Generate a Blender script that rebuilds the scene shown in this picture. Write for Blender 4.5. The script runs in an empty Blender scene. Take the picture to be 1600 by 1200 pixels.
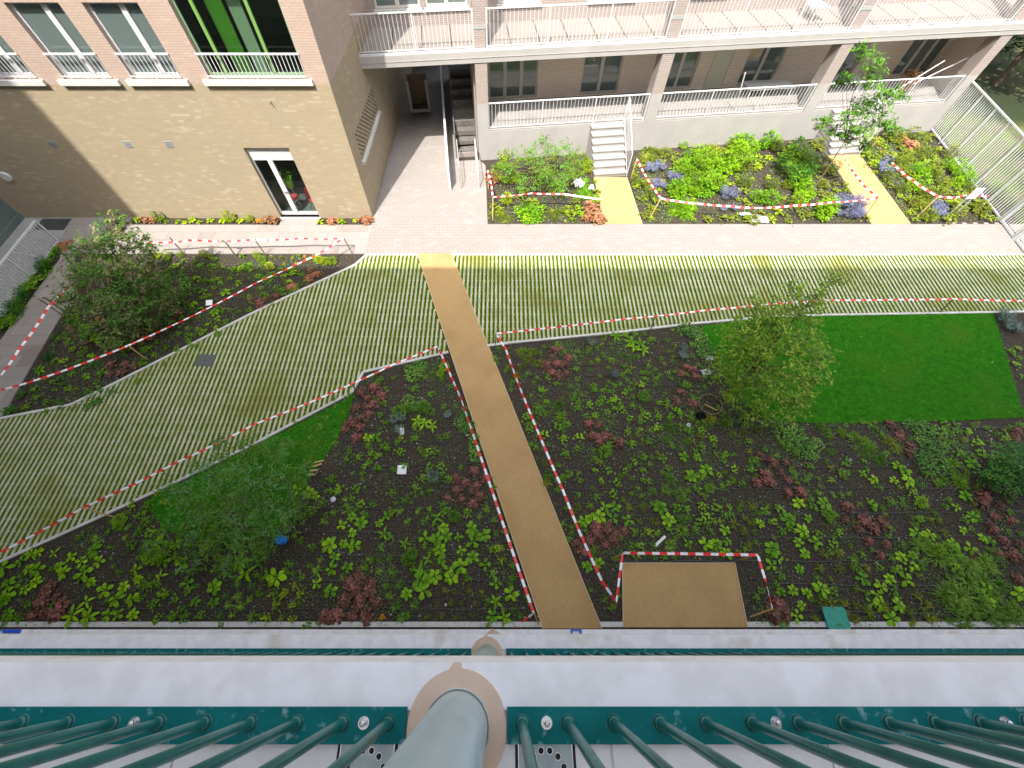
import bpy, math, random
from mathutils import Vector, Matrix
R=random.Random(7)
SC=bpy.context.scene
# ---------------------------------------------------------------- camera
H=11.0;F=655.;CX=785.;CY=600.;TH=math.radians(29.45)
cam=bpy.data.cameras.new('camera');co=bpy.data.objects.new('camera',cam);SC.collection.objects.link(co);SC.camera=co
co.location=(0,0,H);co.rotation_euler=(TH,0,0)
cam.sensor_fit='HORIZONTAL';cam.sensor_width=36;cam.lens=F/1600*36;cam.shift_x=(800-CX)/1600
cam.clip_start=.02;cam.clip_end=500
# ---------------------------------------------------------------- sky, sun, exposure
AZ=math.radians(16);EL=math.radians(59)
w=bpy.data.worlds.new('World');SC.world=w;w.use_nodes=True
nt=w.node_tree;sk=nt.nodes.new('ShaderNodeTexSky');sk.sky_type='NISHITA';sk.sun_disc=False
sk.sun_elevation=EL;sk.air_density=.75;sk.dust_density=3.5;sk.ozone_density=.6;sk.sun_rotation=math.pi+AZ
bg=nt.nodes['Background'];bg.inputs[1].default_value=.15;hs=nt.nodes.new('ShaderNodeHueSaturation');hs.inputs['Saturation'].default_value=.42;nt.links.new(sk.outputs[0],hs.inputs['Color']);nt.links.new(hs.outputs[0],bg.inputs[0])
sl=bpy.data.lights.new('sun','SUN');sl.energy=2.0;sl.angle=math.radians(.5);sl.color=(1,.94,.85)
so=bpy.data.objects.new('sun',sl);SC.collection.objects.link(so)
sd=Vector((math.sin(AZ)*math.cos(EL),math.cos(AZ)*math.cos(EL),-math.sin(EL)))
so.rotation_euler=sd.to_track_quat('-Z','Y').to_euler();so.location=(-20,-40,60)
SC.view_settings.view_transform='Standard';SC.view_settings.look='None';SC.view_settings.exposure=2.0;SC.view_settings.gamma=1
SC.render.engine='CYCLES'
# ---------------------------------------------------------------- photograph measurements -> ground points
_c,_s=math.cos(TH),math.sin(TH)
def ray(u,v):
    a=(u-CX)/F;b=-(v-CY)/F
    return (a,_s+b*_c,-_c+b*_s)
def G(u,v,z=0.):
    r=ray(u,v);t=(z-H)/r[2];return (r[0]*t,r[1]*t)
def onY(u,v,Y):
    r=ray(u,v);t=Y/r[1];return (r[0]*t,Y,H+r[2]*t)
# ---------------------------------------------------------------- materials
MT={}
def nd(m,t,**k):
    n=m.node_tree.nodes.new(t)
    for a,b in k.items(): setattr(n,a,b)
    return n
def mat(name,c1,c2=None,sc=4.,rough=.8,bump=0.,bsc=None,metal=0.,spec=.35,rnd=0.,det=6,lo=.35,hi=.65,trans=0.,c3=None,sc3=1.,t3=(.55,.7),stretch=None):
    m=bpy.data.materials.new(name);m.use_nodes=True;MT[name]=m
    L=m.node_tree.links.new;b=m.node_tree.nodes['Principled BSDF']
    b.inputs['Roughness'].default_value=rough;b.inputs['Metallic'].default_value=metal;b.inputs['Specular IOR Level'].default_value=spec
    b.inputs['Base Color'].default_value=(*c1,1)
    geo=nd(m,'ShaderNodeNewGeometry');pos=geo.outputs['Position']
    if stretch:
        mp=nd(m,'ShaderNodeMapping');mp.inputs['Scale'].default_value=stretch;L(pos,mp.inputs[0]);pos=mp.outputs[0]
    col=None
    if c2:
        n=nd(m,'ShaderNodeTexNoise');n.inputs['Scale'].default_value=sc;n.inputs['Detail'].default_value=det;L(pos,n.inputs['Vector'])
        r=nd(m,'ShaderNodeValToRGB');r.color_ramp.elements[0].position=lo;r.color_ramp.elements[1].position=hi
        r.color_ramp.elements[0].color=(*c1,1);r.color_ramp.elements[1].color=(*c2,1)
        L(n.outputs[0],r.inputs[0]);col=r.outputs[0]
    if c3:
        n=nd(m,'ShaderNodeTexNoise');n.inputs['Scale'].default_value=sc3;n.inputs['Detail'].default_value=5;L(pos,n.inputs['Vector'])
        r=nd(m,'ShaderNodeMapRange');r.inputs[1].default_value=t3[0];r.inputs[2].default_value=t3[1];L(n.outputs[0],r.inputs[0])
        x=nd(m,'ShaderNodeMix',data_type='RGBA');L(r.outputs[0],x.inputs[0])
        if col: L(col,x.inputs[6])
        else: x.inputs[6].default_value=(*c1,1)
        x.inputs[7].default_value=(*c3,1);col=x.outputs[2]
    if rnd:
        oi=nd(m,'ShaderNodeObjectInfo');hv=nd(m,'ShaderNodeHueSaturation')
        mr=nd(m,'ShaderNodeMapRange');mr.inputs[3].default_value=1-rnd;mr.inputs[4].default_value=1+rnd;L(oi.outputs['Random'],mr.inputs[0])
        mh=nd(m,'ShaderNodeMapRange');mh.inputs[3].default_value=.5+rnd*.05;mh.inputs[4].default_value=.5-rnd*.05;L(oi.outputs['Random'],mh.inputs[0])
        gi=nd(m,'ShaderNodeMapRange');gi.inputs[3].default_value=.62;gi.inputs[4].default_value=1.32;L(geo.outputs['Random Per Island'],gi.inputs[0])
        mm=nd(m,'ShaderNodeMath',operation='MULTIPLY');L(mr.outputs[0],mm.inputs[0]);L(gi.outputs[0],mm.inputs[1]);L(mm.outputs[0],hv.inputs['Value']);L(mh.outputs[0],hv.inputs['Hue'])
        if col: L(col,hv.inputs['Color'])
        else: hv.inputs['Color'].default_value=(*c1,1)
        col=hv.outputs[0]
    if col: L(col,b.inputs['Base Color'])
    if bump:
        n=nd(m,'ShaderNodeTexNoise');n.inputs['Scale'].default_value=bsc or sc*4;n.inputs['Detail'].default_value=4;L(pos,n.inputs['Vector'])
        bp=nd(m,'ShaderNodeBump');bp.inputs['Strength'].default_value=min(1,bump);bp.inputs['Distance'].default_value=.02;L(n.outputs[0],bp.inputs['Height']);L(bp.outputs[0],b.inputs['Normal'])
    if trans:
        o=m.node_tree.nodes['Material Output'];tr=nd(m,'ShaderNodeBsdfTranslucent');mx=nd(m,'ShaderNodeMixShader');mx.inputs[0].default_value=trans
        if col: L(col,tr.inputs[0])
        else: tr.inputs[0].default_value=(*c1,1)
        L(b.outputs[0],mx.inputs[1]);L(tr.outputs[0],mx.inputs[2]);L(mx.outputs[0],o.inputs[0])
    return m
def brick(name,c1,c2,mortar,bw=.21,rh=.062,ms=.006,c3=None,sc3=.8,t3=(.5,.7),flat=False,rough=.9,bias=0.,off=.5,rot=0.,spk=None):
    m=bpy.data.materials.new(name);m.use_nodes=True;MT[name]=m;L=m.node_tree.links.new;b=m.node_tree.nodes['Principled BSDF']
    b.inputs['Roughness'].default_value=rough;b.inputs['Specular IOR Level'].default_value=.2
    tc=nd(m,'ShaderNodeTexCoord');sp=nd(m,'ShaderNodeSeparateXYZ');L(tc.outputs['Object'],sp.inputs[0])
    cb=nd(m,'ShaderNodeCombineXYZ')
    if flat:
        L(sp.outputs[0],cb.inputs[0]);L(sp.outputs[1],cb.inputs[1])
    else:
        sn=nd(m,'ShaderNodeSeparateXYZ');L(tc.outputs['Normal'],sn.inputs[0])
        ab=nd(m,'ShaderNodeMath',operation='ABSOLUTE');L(sn.outputs[0],ab.inputs[0])
        gt=nd(m,'ShaderNodeMath',operation='GREATER_THAN');gt.inputs[1].default_value=.6;L(ab.outputs[0],gt.inputs[0])
        mx=nd(m,'ShaderNodeMix',data_type='FLOAT');L(gt.outputs[0],mx.inputs[0]);L(sp.outputs[0],mx.inputs[2]);L(sp.outputs[1],mx.inputs[3])
        L(mx.outputs[0],cb.inputs[0]);L(sp.outputs[2],cb.inputs[1])
    mp=nd(m,'ShaderNodeMapping');mp.inputs['Rotation'].default_value[2]=rot;L(cb.outputs[0],mp.inputs[0])
    bt=nd(m,'ShaderNodeTexBrick');bt.inputs['Scale'].default_value=1;bt.inputs['Brick Width'].default_value=bw;bt.inputs['Row Height'].default_value=rh
    bt.inputs['Mortar Size'].default_value=ms;bt.inputs['Mortar Smooth'].default_value=.3;bt.inputs['Bias'].default_value=bias;bt.offset=off
    bt.inputs['Color1'].default_value=(*c1,1);bt.inputs['Color2'].default_value=(*c2,1);bt.inputs['Mortar'].default_value=(*mortar,1)
    L(mp.outputs[0],bt.inputs['Vector']);col=bt.outputs[0]
    if c3:
        n=nd(m,'ShaderNodeTexNoise');n.inputs['Scale'].default_value=sc3;n.inputs['Detail'].default_value=8;n.inputs['Roughness'].default_value=.7;L(mp.outputs[0],n.inputs['Vector'])
        r=nd(m,'ShaderNodeMapRange');r.inputs[1].default_value=t3[0];r.inputs[2].default_value=t3[1];L(n.outputs[0],r.inputs[0])
        x=nd(m,'ShaderNodeMix',data_type='RGBA');L(r.outputs[0],x.inputs[0]);L(col,x.inputs[6]);x.inputs[7].default_value=(*c3,1);col=x.outputs[2]
    if spk:   # scattered single bricks of another tone
        b2=nd(m,'ShaderNodeTexBrick');b2.offset=off
        for k,v in (('Scale',1),('Brick Width',bw),('Row Height',rh),('Mortar Size',0),('Bias',-.72)): b2.inputs[k].default_value=v
        b2.inputs['Color1'].default_value=(0,0,0,1);b2.inputs['Color2'].default_value=(1,1,1,1);L(mp.outputs[0],b2.inputs['Vector'])
        n=nd(m,'ShaderNodeTexNoise');n.inputs['Scale'].default_value=.9;n.inputs['Detail'].default_value=3;L(mp.outputs[0],n.inputs['Vector'])
        r=nd(m,'ShaderNodeMapRange');r.inputs[1].default_value=.3;r.inputs[2].default_value=.65;L(n.outputs[0],r.inputs[0])
        r2=nd(m,'ShaderNodeMapRange');r2.inputs[1].default_value=.12;r2.inputs[2].default_value=.16;L(b2.outputs[0],r2.inputs[0])
        mu=nd(m,'ShaderNodeMath',operation='MULTIPLY');L(r2.outputs[0],mu.inputs[0]);L(r.outputs[0],mu.inputs[1])
        x=nd(m,'ShaderNodeMix',data_type='RGBA');L(mu.outputs[0],x.inputs[0]);L(col,x.inputs[6]);x.inputs[7].default_value=(*spk,1);col=x.outputs[2]
    L(col,b.inputs['Base Color'])
    bp=nd(m,'ShaderNodeBump');bp.inputs['Strength'].default_value=.4;bp.inputs['Distance'].default_value=.006;bp.invert=True;L(bt.outputs['Fac'],bp.inputs['Height']);L(bp.outputs[0],b.inputs['Normal'])
    return m
def glass(name,tint,tr=.5,rough=.02):
    m=bpy.data.materials.new(name);m.use_nodes=True;MT[name]=m;L=m.node_tree.links.new
    b=m.node_tree.nodes['Principled BSDF'];b.inputs['Base Color'].default_value=(*tint,1);b.inputs['Roughness'].default_value=rough;b.inputs['Specular IOR Level'].default_value=.9;b.inputs['IOR'].default_value=1.6
    o=m.node_tree.nodes['Material Output'];t=nd(m,'ShaderNodeBsdfTransparent');t.inputs[0].default_value=(.8,.9,.85,1);mx=nd(m,'ShaderNodeMixShader');mx.inputs[0].default_value=tr
    L(b.outputs[0],mx.inputs[1]);L(t.outputs[0],mx.inputs[2]);L(mx.outputs[0],o.inputs[0]);return m
# ---------------------------------------------------------------- mesh builder
class MB:
    def __init__(s): s.v=[];s.f=[];s.m=[];s.mi=0
    def q(s,*p):
        i=len(s.v);s.v+= [tuple(a) for a in p];s.f.append(tuple(range(i,i+len(p))));s.m.append(s.mi)
    def box(s,x0,x1,y0,y1,z0,z1,top=True,bot=True):
        i=len(s.v);s.v+=[(x,y,z) for z in (z0,z1) for y in (y0,y1) for x in (x0,x1)]
        fs=[(0,1,5,4),(1,3,7,5),(3,2,6,7),(2,0,4,6)]
        if top: fs.append((4,5,7,6))
        if bot: fs.append((0,2,3,1))
        for f in fs: s.f.append(tuple(i+k for k in f));s.m.append(s.mi)
    def bar(s,a,b,w,h=None,up=(0,0,1)):
        h=h or w;a=Vector(a);b=Vector(b);d=(b-a).normalized();u=Vector(up)
        if abs(d.dot(u))>.95: u=Vector((0,1,0))
        r=d.cross(u).normalized();u=r.cross(d)
        i=len(s.v)
        for p in (a,b):
            for x,y in ((-1,-1),(1,-1),(1,1),(-1,1)): s.v.append(tuple(p+r*(x*w/2)+u*(y*h/2)))
        for f in ((0,1,5,4),(1,2,6,5),(2,3,7,6),(3,0,4,7),(3,2,1,0),(4,5,6,7)): s.f.append(tuple(i+k for k in f));s.m.append(s.mi)
    def cyl(s,a,b,r0,r1=None,n=10,cap=True):
        r1=r0 if r1 is None else r1;a=Vector(a);b=Vector(b);d=(b-a).normalized()
        u=Vector((0,0,1)) if abs(d.z)<.9 else Vector((1,0,0));x=d.cross(u).normalized();y=d.cross(x);i=len(s.v)
        for p,r in ((a,r0),(b,r1)):
            for k in range(n):
                t=2*math.pi*k/n;s.v.append(tuple(p+x*(r*math.cos(t))+y*(r*math.sin(t))))
        for k in range(n):
            s.f.append((i+k,i+(k+1)%n,i+n+(k+1)%n,i+n+k));s.m.append(s.mi)
        if cap:
            s.f.append(tuple(i+n+k for k in range(n)));s.m.append(s.mi);s.f.append(tuple(i+n-1-k for k in range(n)));s.m.append(s.mi)
    def tube(s,pts,r,n=6):
        for a,b in zip(pts,pts[1:]): s.cyl(a,b,r,r,n)
    def prism(s,poly,z0,z1):
        n=len(poly);ar=sum(poly[k][0]*poly[(k+1)%n][1]-poly[(k+1)%n][0]*poly[k][1] for k in range(n))
        if ar<0: poly=poly[::-1]
        i=len(s.v);s.v+=[(x,y,z0) for x,y in poly]+[(x,y,z1) for x,y in poly]
        s.f.append(tuple(range(i+n,i+2*n)));s.m.append(s.mi)
        for k in range(n): s.f.append((i+k,i+(k+1)%n,i+n+(k+1)%n,i+n+k));s.m.append(s.mi)
    def leaf(s,p,d,L,W,droop=.3,seg=2,up=Vector((0,0,1)),pk=.7):
        d=Vector(d).normalized();r=d.cross(up)
        if r.length<.05: r=Vector((1,0,0))
        r.normalize();p=Vector(p);i=len(s.v);s.v.append(tuple(p))
        n=seg
        for k in range(1,n):
            t=k/n;c=p+d*(L*t)-Vector((0,0,1))*(droop*L*t*t);wd=W/2*math.sin(math.pi*min(1,t**pk))
            s.v.append(tuple(c-r*wd));s.v.append(tuple(c+r*wd))
        s.v.append(tuple(p+d*L-Vector((0,0,1))*(droop*L)))
        e=len(s.v)-1
        s.f.append((i,i+1,i+2));s.m.append(s.mi)
        for k in range(n-2):
            a=i+1+2*k;s.f.append((a,a+2,a+3,a+1));s.m.append(s.mi)
        s.f.append((e-2,e,e-1));s.m.append(s.mi)
    def disc(s,c,nrm,r,n=6,jit=0.):
        nrm=Vector(nrm).normalized();u=nrm.orthogonal().normalized();v=nrm.cross(u);c=Vector(c);i=len(s.v)
        for k in range(n):
            t=2*math.pi*k/n;rr=r*(1+R.uniform(-jit,jit));s.v.append(tuple(c+u*(rr*math.cos(t))+v*(rr*math.sin(t))))
        s.f.append(tuple(range(i,i+n)));s.m.append(s.mi)
    def mesh(s,name,mats,smooth=False):
        me=bpy.data.meshes.new(name);me.from_pydata(s.v,[],s.f)
        for m in (mats if isinstance(mats,(list,tuple)) else [mats]): me.materials.append(MT[m])
        me.polygons.foreach_set('material_index',s.m)
        if smooth: me.polygons.foreach_set('use_smooth',[True]*len(s.f))
        me.update();return me
    def build(s,name,mats,parent=None,smooth=False,label=None):
        o=bpy.data.objects.new(name,s.mesh(name,mats,smooth));SC.collection.objects.link(o)
        if parent: o.parent=parent
        if label: o['label']=label
        return o
def tag(o,label,cat,group=None,kind=None):
    if label:o['label']=label
    if cat:o['category']=cat
    if group:o['group']=group
    if kind:o['kind']=kind
    return o
def struct(o,kind='structure'): o['kind']=kind;return o
def empty(name,loc=(0,0,0),rz=0.):
    o=bpy.data.objects.new(name,None);SC.collection.objects.link(o);o.location=loc;o.rotation_euler=(0,0,rz);o.empty_display_size=.1;return o
def px(pts,z=0.): return [G(u,v,z) for u,v in pts]
def holes(mb,M,s0,s1,z0,z1,hl,dep,rev=None):
    """wall skin with openings; M maps (along, depth, height) to a point"""
    xs=sorted({s0,s1}|{x for h in hl for x in h[:2] if s0<x<s1});zs=sorted({z0,z1}|{x for h in hl for x in h[2:4] if z0<x<z1})
    for a,b in zip(xs,xs[1:]):
        for c,d in zip(zs,zs[1:]):
            mx,mz=(a+b)/2,(c+d)/2
            if any(h[0]<mx<h[1] and h[2]<mz<h[3] for h in hl): continue
            mb.q(M(a,0,c),M(b,0,c),M(b,0,d),M(a,0,d))
    for h in hl:
        a,b,c,d=max(h[0],s0),min(h[1],s1),max(h[2],z0),min(h[3],z1)
        if a>=b or c>=d: continue
        mb.q(M(a,0,c),M(a,dep,c),M(b,dep,c),M(b,0,c))
        mb.q(M(a,0,d),M(b,0,d),M(b,dep,d),M(a,dep,d))
        mb.q(M(a,0,c),M(a,0,d),M(a,dep,d),M(a,dep,c));mb.q(M(b,0,c),M(b,dep,c),M(b,dep,d),M(b,0,d))
# ---------------------------------------------------------------- palette
mat('soil',(.026,.0215,.017),(.080,.067,.053),sc=22,rough=.95,bump=1,bsc=28,spec=.12,det=12,c3=(.075,.050,.036),sc3=.45,t3=(.58,.75))
mat('asphalt',(.04,.045,.045),(.06,.065,.065),sc=2)
brick('paving',(.272,.247,.228),(.288,.262,.243),(.17,.152,.14),bw=.30,rh=.15,ms=.006,flat=True,c3=(.248,.226,.208),sc3=.35,t3=(.45,.75),spk=(.30,.273,.254))
brick('slab_paving',(.28,.255,.24),(.32,.295,.28),(.18,.165,.155),bw=.6,rh=.4,ms=.008,flat=True,c3=(.30,.275,.255),sc3=.6,t3=(.45,.7),spk=(.24,.205,.185))
mat('resin_path',(.41,.265,.115),(.60,.405,.19),sc=75,rough=.9,bump=.8,bsc=150,spec=.15,c3=(.40,.26,.115),sc3=.7,t3=(.45,.75))
mat('steel_edge',(.62,.5,.3),rough=.5)
mat('strip_concrete',(.37,.395,.24),(.50,.515,.38),sc=2.2,rough=.9,bump=.5,bsc=60,c3=(.25,.31,.09),sc3=.6,t3=(.50,.68),spec=.2)
mat('strip_turf',(.055,.09,.001),(.105,.15,.002),sc=5,rough=.95,bump=1,bsc=50,spec=.1,c3=(.13,.10,.03),sc3=.6,t3=(.55,.7))
mat('turf_blade',(.08,.14,.002),(.16,.23,.005),sc=1.1,rough=.8,spec=.2,trans=.2)
mat('kerb',(.50,.50,.46),(.60,.60,.57),sc=3,rough=.9,bump=.2,bsc=50)
mat('lawn_base',(.02,.13,.005),(.04,.19,.008),c3=(.05,.17,.01),sc3=.8,t3=(.5,.7),sc=7,rough=.95,bump=1,bsc=60,spec=.1)
mat('lawn_blade',(.025,.24,.005),(.07,.38,.010),c3=(.09,.27,.012),sc3=.8,t3=(.5,.7),sc=6,rough=.7,spec=.2,trans=.25)
mat('concrete_white',(.32,.31,.295),(.36,.345,.33),sc=1.5,rough=.85,c3=(.33,.325,.315),sc3=.5)
mat('own_concrete',(.70,.68,.675),(.79,.77,.775),sc=9,rough=.75,bump=.08,bsc=200,c3=(.62,.565,.50),sc3=2.9,t3=(.58,.70),det=14,lo=.38,hi=.58)
mat('own_dust',(.82,.83,.86),(.70,.71,.74),sc=9,rough=.95)
mat('floor_tile',(.60,.59,.58),(.68,.67,.66),sc=3,rough=.85,bump=.2,bsc=60,c3=(.50,.48,.45),sc3=3,t3=(.6,.75))
mat('mortar_ring',(.52,.38,.28),(.60,.45,.34),sc=5,rough=.9,bump=.1)
mat('teal_paint',(.002,.105,.105),(.004,.135,.135),sc=8,rough=.55,spec=.1,bump=.06,bsc=120,c3=(.16,.30,.30),sc3=30,t3=(.60,.72))
mat('teal_bar',(.006,.095,.083),(.02,.13,.115),sc=18,rough=.28,spec=.5)
mat('galv',(.38,.49,.53),(.54,.65,.69),sc=5,rough=.38,metal=.25,spec=.6,bump=.25,bsc=12,stretch=(1,1,.35),c3=(.30,.38,.44),sc3=7,t3=(.55,.7))
mat('steel',(.55,.55,.56),rough=.25,metal=.9)
mat('drain_steel',(.26,.31,.32),(.33,.38,.38),sc=20,rough=.45,metal=.5)
mat('black',(.008,.008,.009),rough=.7)
mat('white_paint',(.55,.56,.58),rough=.45,spec=.4)
mat('fence_white',(.62,.65,.66),rough=.45)
brick('brick_yellow',(.38,.312,.215),(.34,.277,.185),(.29,.238,.165),c3=(.325,.27,.19),sc3=.7,t3=(.4,.75),spk=(.425,.36,.265))
brick('brick_pink',(.44,.34,.285),(.41,.315,.26),(.30,.232,.195),spk=(.47,.36,.30))
brick('brick_shade_lift',(.84,.72,.62),(.78,.66,.56),(.50,.40,.33),ms=.009)  # brick colour lifted to make up for the gallery's shade
brick('brick_white',(.36,.31,.285),(.33,.28,.255),(.22,.19,.175),ms=.008)
mat('tower_plaster',(.13,.17,.15),(.16,.20,.18),sc=1,rough=.9)
mat('render_grey',(.30,.31,.30),(.35,.36,.35),sc=1.5,rough=.9)
mat('facade_back',(.45,.42,.38),rough=.9)
mat('frame_white',(.58,.575,.59),rough=.4)
mat('frame_taupe',(.55,.53,.49),rough=.5)
mat('panel_taupe',(.55,.54,.44),rough=.6)
mat('sill',(.50,.51,.48),(.55,.56,.53),sc=3,rough=.7)
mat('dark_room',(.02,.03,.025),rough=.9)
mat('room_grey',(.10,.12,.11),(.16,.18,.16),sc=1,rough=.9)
mat('green_panel',(.06,.20,.015),rough=.6);mat('green_frame',(.16,.30,.08),rough=.5);mat('green_grey',(.22,.33,.20),rough=.7)
glass('glass_dark',(.12,.155,.15),.08);glass('glass_clear',(.01,.015,.012),.72)  # glass_dark: lightened base tint stands in for pale reflections
mat('lime_plastic',(.35,.75,.02),rough=.4);mat('red_plastic',(.70,.07,.10),rough=.4)
mat('paper',(.80,.82,.80),rough=.8);mat('blue_plastic',(.02,.09,.55),rough=.4);mat('blue_bright',(.02,.25,.80),rough=.4)
mat('tape_white',(.82,.82,.85),rough=.35,spec=.5);mat('tape_red',(.78,.03,.03),rough=.35,spec=.5)
mat('stake_wood',(.46,.30,.12),(.56,.38,.17),sc=12,rough=.8);mat('stake_dark',(.15,.12,.085),(.22,.17,.12),sc=12,rough=.85)
mat('hose',(.05,.05,.046),rough=.45,spec=.6);mat('lid_green',(.03,.27,.20),(.045,.32,.24),sc=10,rough=.55,bump=.2,bsc=90)
mat('manhole',(.085,.10,.09),(.11,.13,.12),sc=20,rough=.7)
mat('bag',(.70,.71,.78),(.80,.80,.86),sc=8,rough=.4,trans=.3)
mat('bark',(.10,.085,.06),(.16,.13,.09),sc=10,rough=.9);mat('stone',(.30,.29,.27),(.45,.43,.40),sc=10,rough=.9)
FO=dict(rnd=.3,rough=.6,spec=.3,trans=.25)
mat('lf_bright',(.13,.31,.003),(.20,.40,.006),sc=12,**FO)
mat('lf_mid',(.09,.22,.006),(.15,.31,.012),sc=12,**FO)
mat('lf_dark',(.025,.11,.012),(.05,.18,.02),sc=12,**FO)
mat('lf_lime',(.18,.29,.005),(.26,.36,.01),sc=12,**FO)
mat('lf_purple',(.185,.078,.055),(.30,.135,.10),sc=14,**FO)
mat('lf_bronze',(.30,.13,.06),(.42,.20,.10),sc=14,**FO)
mat('lf_spike',(.11,.25,.02),(.20,.36,.045),sc=12,**FO)
mat('lf_olive',(.13,.18,.012),(.20,.25,.02),sc=12,**FO)
mat('lf_grey',(.13,.20,.16),(.24,.32,.28),sc=12,**FO)
mat('lf_cover',(.10,.27,.03),(.17,.36,.06),sc=12,**FO)
mat('flower_blue',(.16,.16,.32),(.26,.26,.42),sc=12,**FO)
mat('lf_orange',(.55,.35,.02),(.62,.25,.03),sc=12,**FO)
mat('tr1a',(.06,.16,.015),(.12,.22,.03),sc=5,rough=.6,trans=.25);mat('tr1b',(.18,.21,.06),(.28,.30,.11),sc=5,rough=.6,trans=.25);mat('tr1c',(.12,.10,.06),(.20,.15,.10),sc=5,rough=.6,trans=.2)
mat('tr2a',(.06,.22,.02),(.11,.31,.04),sc=5,rough=.6,trans=.25);mat('tr2b',(.09,.24,.07),(.17,.32,.12),sc=5,rough=.6,trans=.25)
mat('tr3a',(.13,.25,.008),(.22,.37,.012),sc=5,rough=.6,trans=.3);mat('tr3c',(.26,.38,.03),(.32,.45,.05),sc=5,rough=.6,trans=.3);mat('tr3b',(.08,.16,.008),(.13,.23,.012),sc=5,rough=.6,trans=.3)
mat('tr4a',(.08,.22,.012),(.15,.32,.02),sc=5,rough=.6,trans=.3);mat('tr4b',(.04,.13,.01),(.09,.20,.02),sc=5,rough=.6,trans=.3)
mat('leaf_shade',(.004,.022,.004),(.008,.04,.007),sc=2,rough=.7)  # near-black leaves: shade under the crowns put into the colour
# ================================================================ GROUND
def inpoly(x,y,P):
    c=False;j=len(P)-1
    for i in range(len(P)):
        if (P[i][1]>y)!=(P[j][1]>y) and x<(P[j][0]-P[i][0])*(y-P[i][1])/(P[j][1]-P[i][1])+P[i][0]: c=not c
        j=i
    return c
def rnd_in(P,r=R):
    xs=[p[0] for p in P];ys=[p[1] for p in P]
    while True:
        x,y=r.uniform(min(xs),max(xs)),r.uniform(min(ys),max(ys))
        if inpoly(x,y,P): return x,y
b=MB();b.q((-90,-60,0),(90,-60,0),(90,120,0),(-90,120,0));struct(b.build('ground','soil'))
YP=G(700,398)[1];YG=G(900,351)[1];YW=G(583,341)[1]
SL=px([(572,400),(652,400),(701,549),(568,580),(550,612),(400,691),(290,745),(160,805),(0,877),(-80,915),(-80,672),(0,655),(113,633),(180,600),(400,488),(555,415)])
SR=px([(707,400),(1700,400),(1700,485),(1600,486),(1292,491),(1200,494),(1075,505),(975,517),(800,534),(760,540)])
SL=[(x,YP-.05) if y>YP-.15 else (x,y) for x,y in SL];SR=[(x,YP-.05) if y>YP-.3 else (x,y) for x,y in SR]
b=MB();b.prism(SL,-.02,.018);b.prism(SR,-.02,.018);struct(b.build('turf','strip_turf'))
b=MB();tb=MB()
def spans(P,x):
    ys=[]
    for i in range(len(P)):
        (x0,y0),(x1,y1)=P[i],P[(i+1)%len(P)]
        if (x0>x)!=(x1>x): ys.append(y0+(y1-y0)*(x-x0)/(x1-x0))
    ys.sort();return list(zip(ys[::2],ys[1::2]))
k=0
for P in (SL,SR):
    x=min(p[0] for p in P)+.05;xm=min(20.5,max(p[0] for p in P))
    while x<xm:
        k+=1
        for a,c in spans(P,x):
            y=a+.01
            first=True
            while y<c-.02:
                y2=min(c-.01,(math.floor(y/.6+.001+(k%2)*.5)+1-(k%2)*.5)*.6)
                if y2<=y+.01:y2=min(c-.01,y+.6)
                j=R.uniform(-.003,.003);z=.034+R.uniform(-.002,.003)
                b.box(x+j-.031,x+j+.031,y,y2-.002,.0,z,bot=False)
                yn=math.floor(y/.3)*.3+.15
                while yn<y2:
                    if yn>y+.03: b.box(x+j+.03,x+j+.054,yn-.015,yn+.015,.0,z-.004,bot=False)
                    yn+=.3
                y=y2
        x+=.141
struct(b.build('paving_strips','strip_concrete'))
for P,n in ((SL,11000),(SR,14000)):
    for _ in range(n):
        x,y=rnd_in(P)
        if x>20: continue
        a=R.uniform(0,6.28);h=R.uniform(.02,.05);l=R.uniform(.015,.05)
        tb.q((x,y,.015),(x+.007*math.cos(a+1.5),y+.007*math.sin(a+1.5),.015),(x+l*math.cos(a),y+l*math.sin(a),h+.01))
struct(tb.build('paving_grass','turf_blade'),'stuff')
# kerbs round the strips
b=MB()
def kerb(pts,w=.075,z=.055,mb=None):
    for a,c in zip(pts,pts[1:]):
        a=Vector((a[0],a[1],z/2-.02));c=Vector((c[0],c[1],z/2-.02));L=(c-a).length;n=max(1,int(L/1.0))
        for i in range(n): (mb or b).bar(a.lerp(c,i/n+.003/L),a.lerp(c,(i+1)/n-.003/L),w,z+.04)
kerb(px([(572,400),(555,415),(400,488),(180,600),(113,633),(0,655),(-80,672)]));kerb(px([(-80,917),(0,879),(160,807),(290,747),(400,693),(550,614),(568,582),(701,551)]))
kerb(px([(761,541),(800,536),(975,519),(1075,507),(1200,496),(1292,493),(1600,488),(1700,487)]))
kerb([(-5.0,YP-.01),(G(652,400)[0]-.02,YP-.01)],z=.045);kerb([(G(705,400)[0]+.02,YP-.01),(20.6,YP-.01)],z=.045)
x=-12.5
while x<20:
    b.box(x,x+.245,-.125,-.02,-.03,.03+R.uniform(-.004,.004));x+=.25
struct(b.build('kerb','kerb'))
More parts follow.
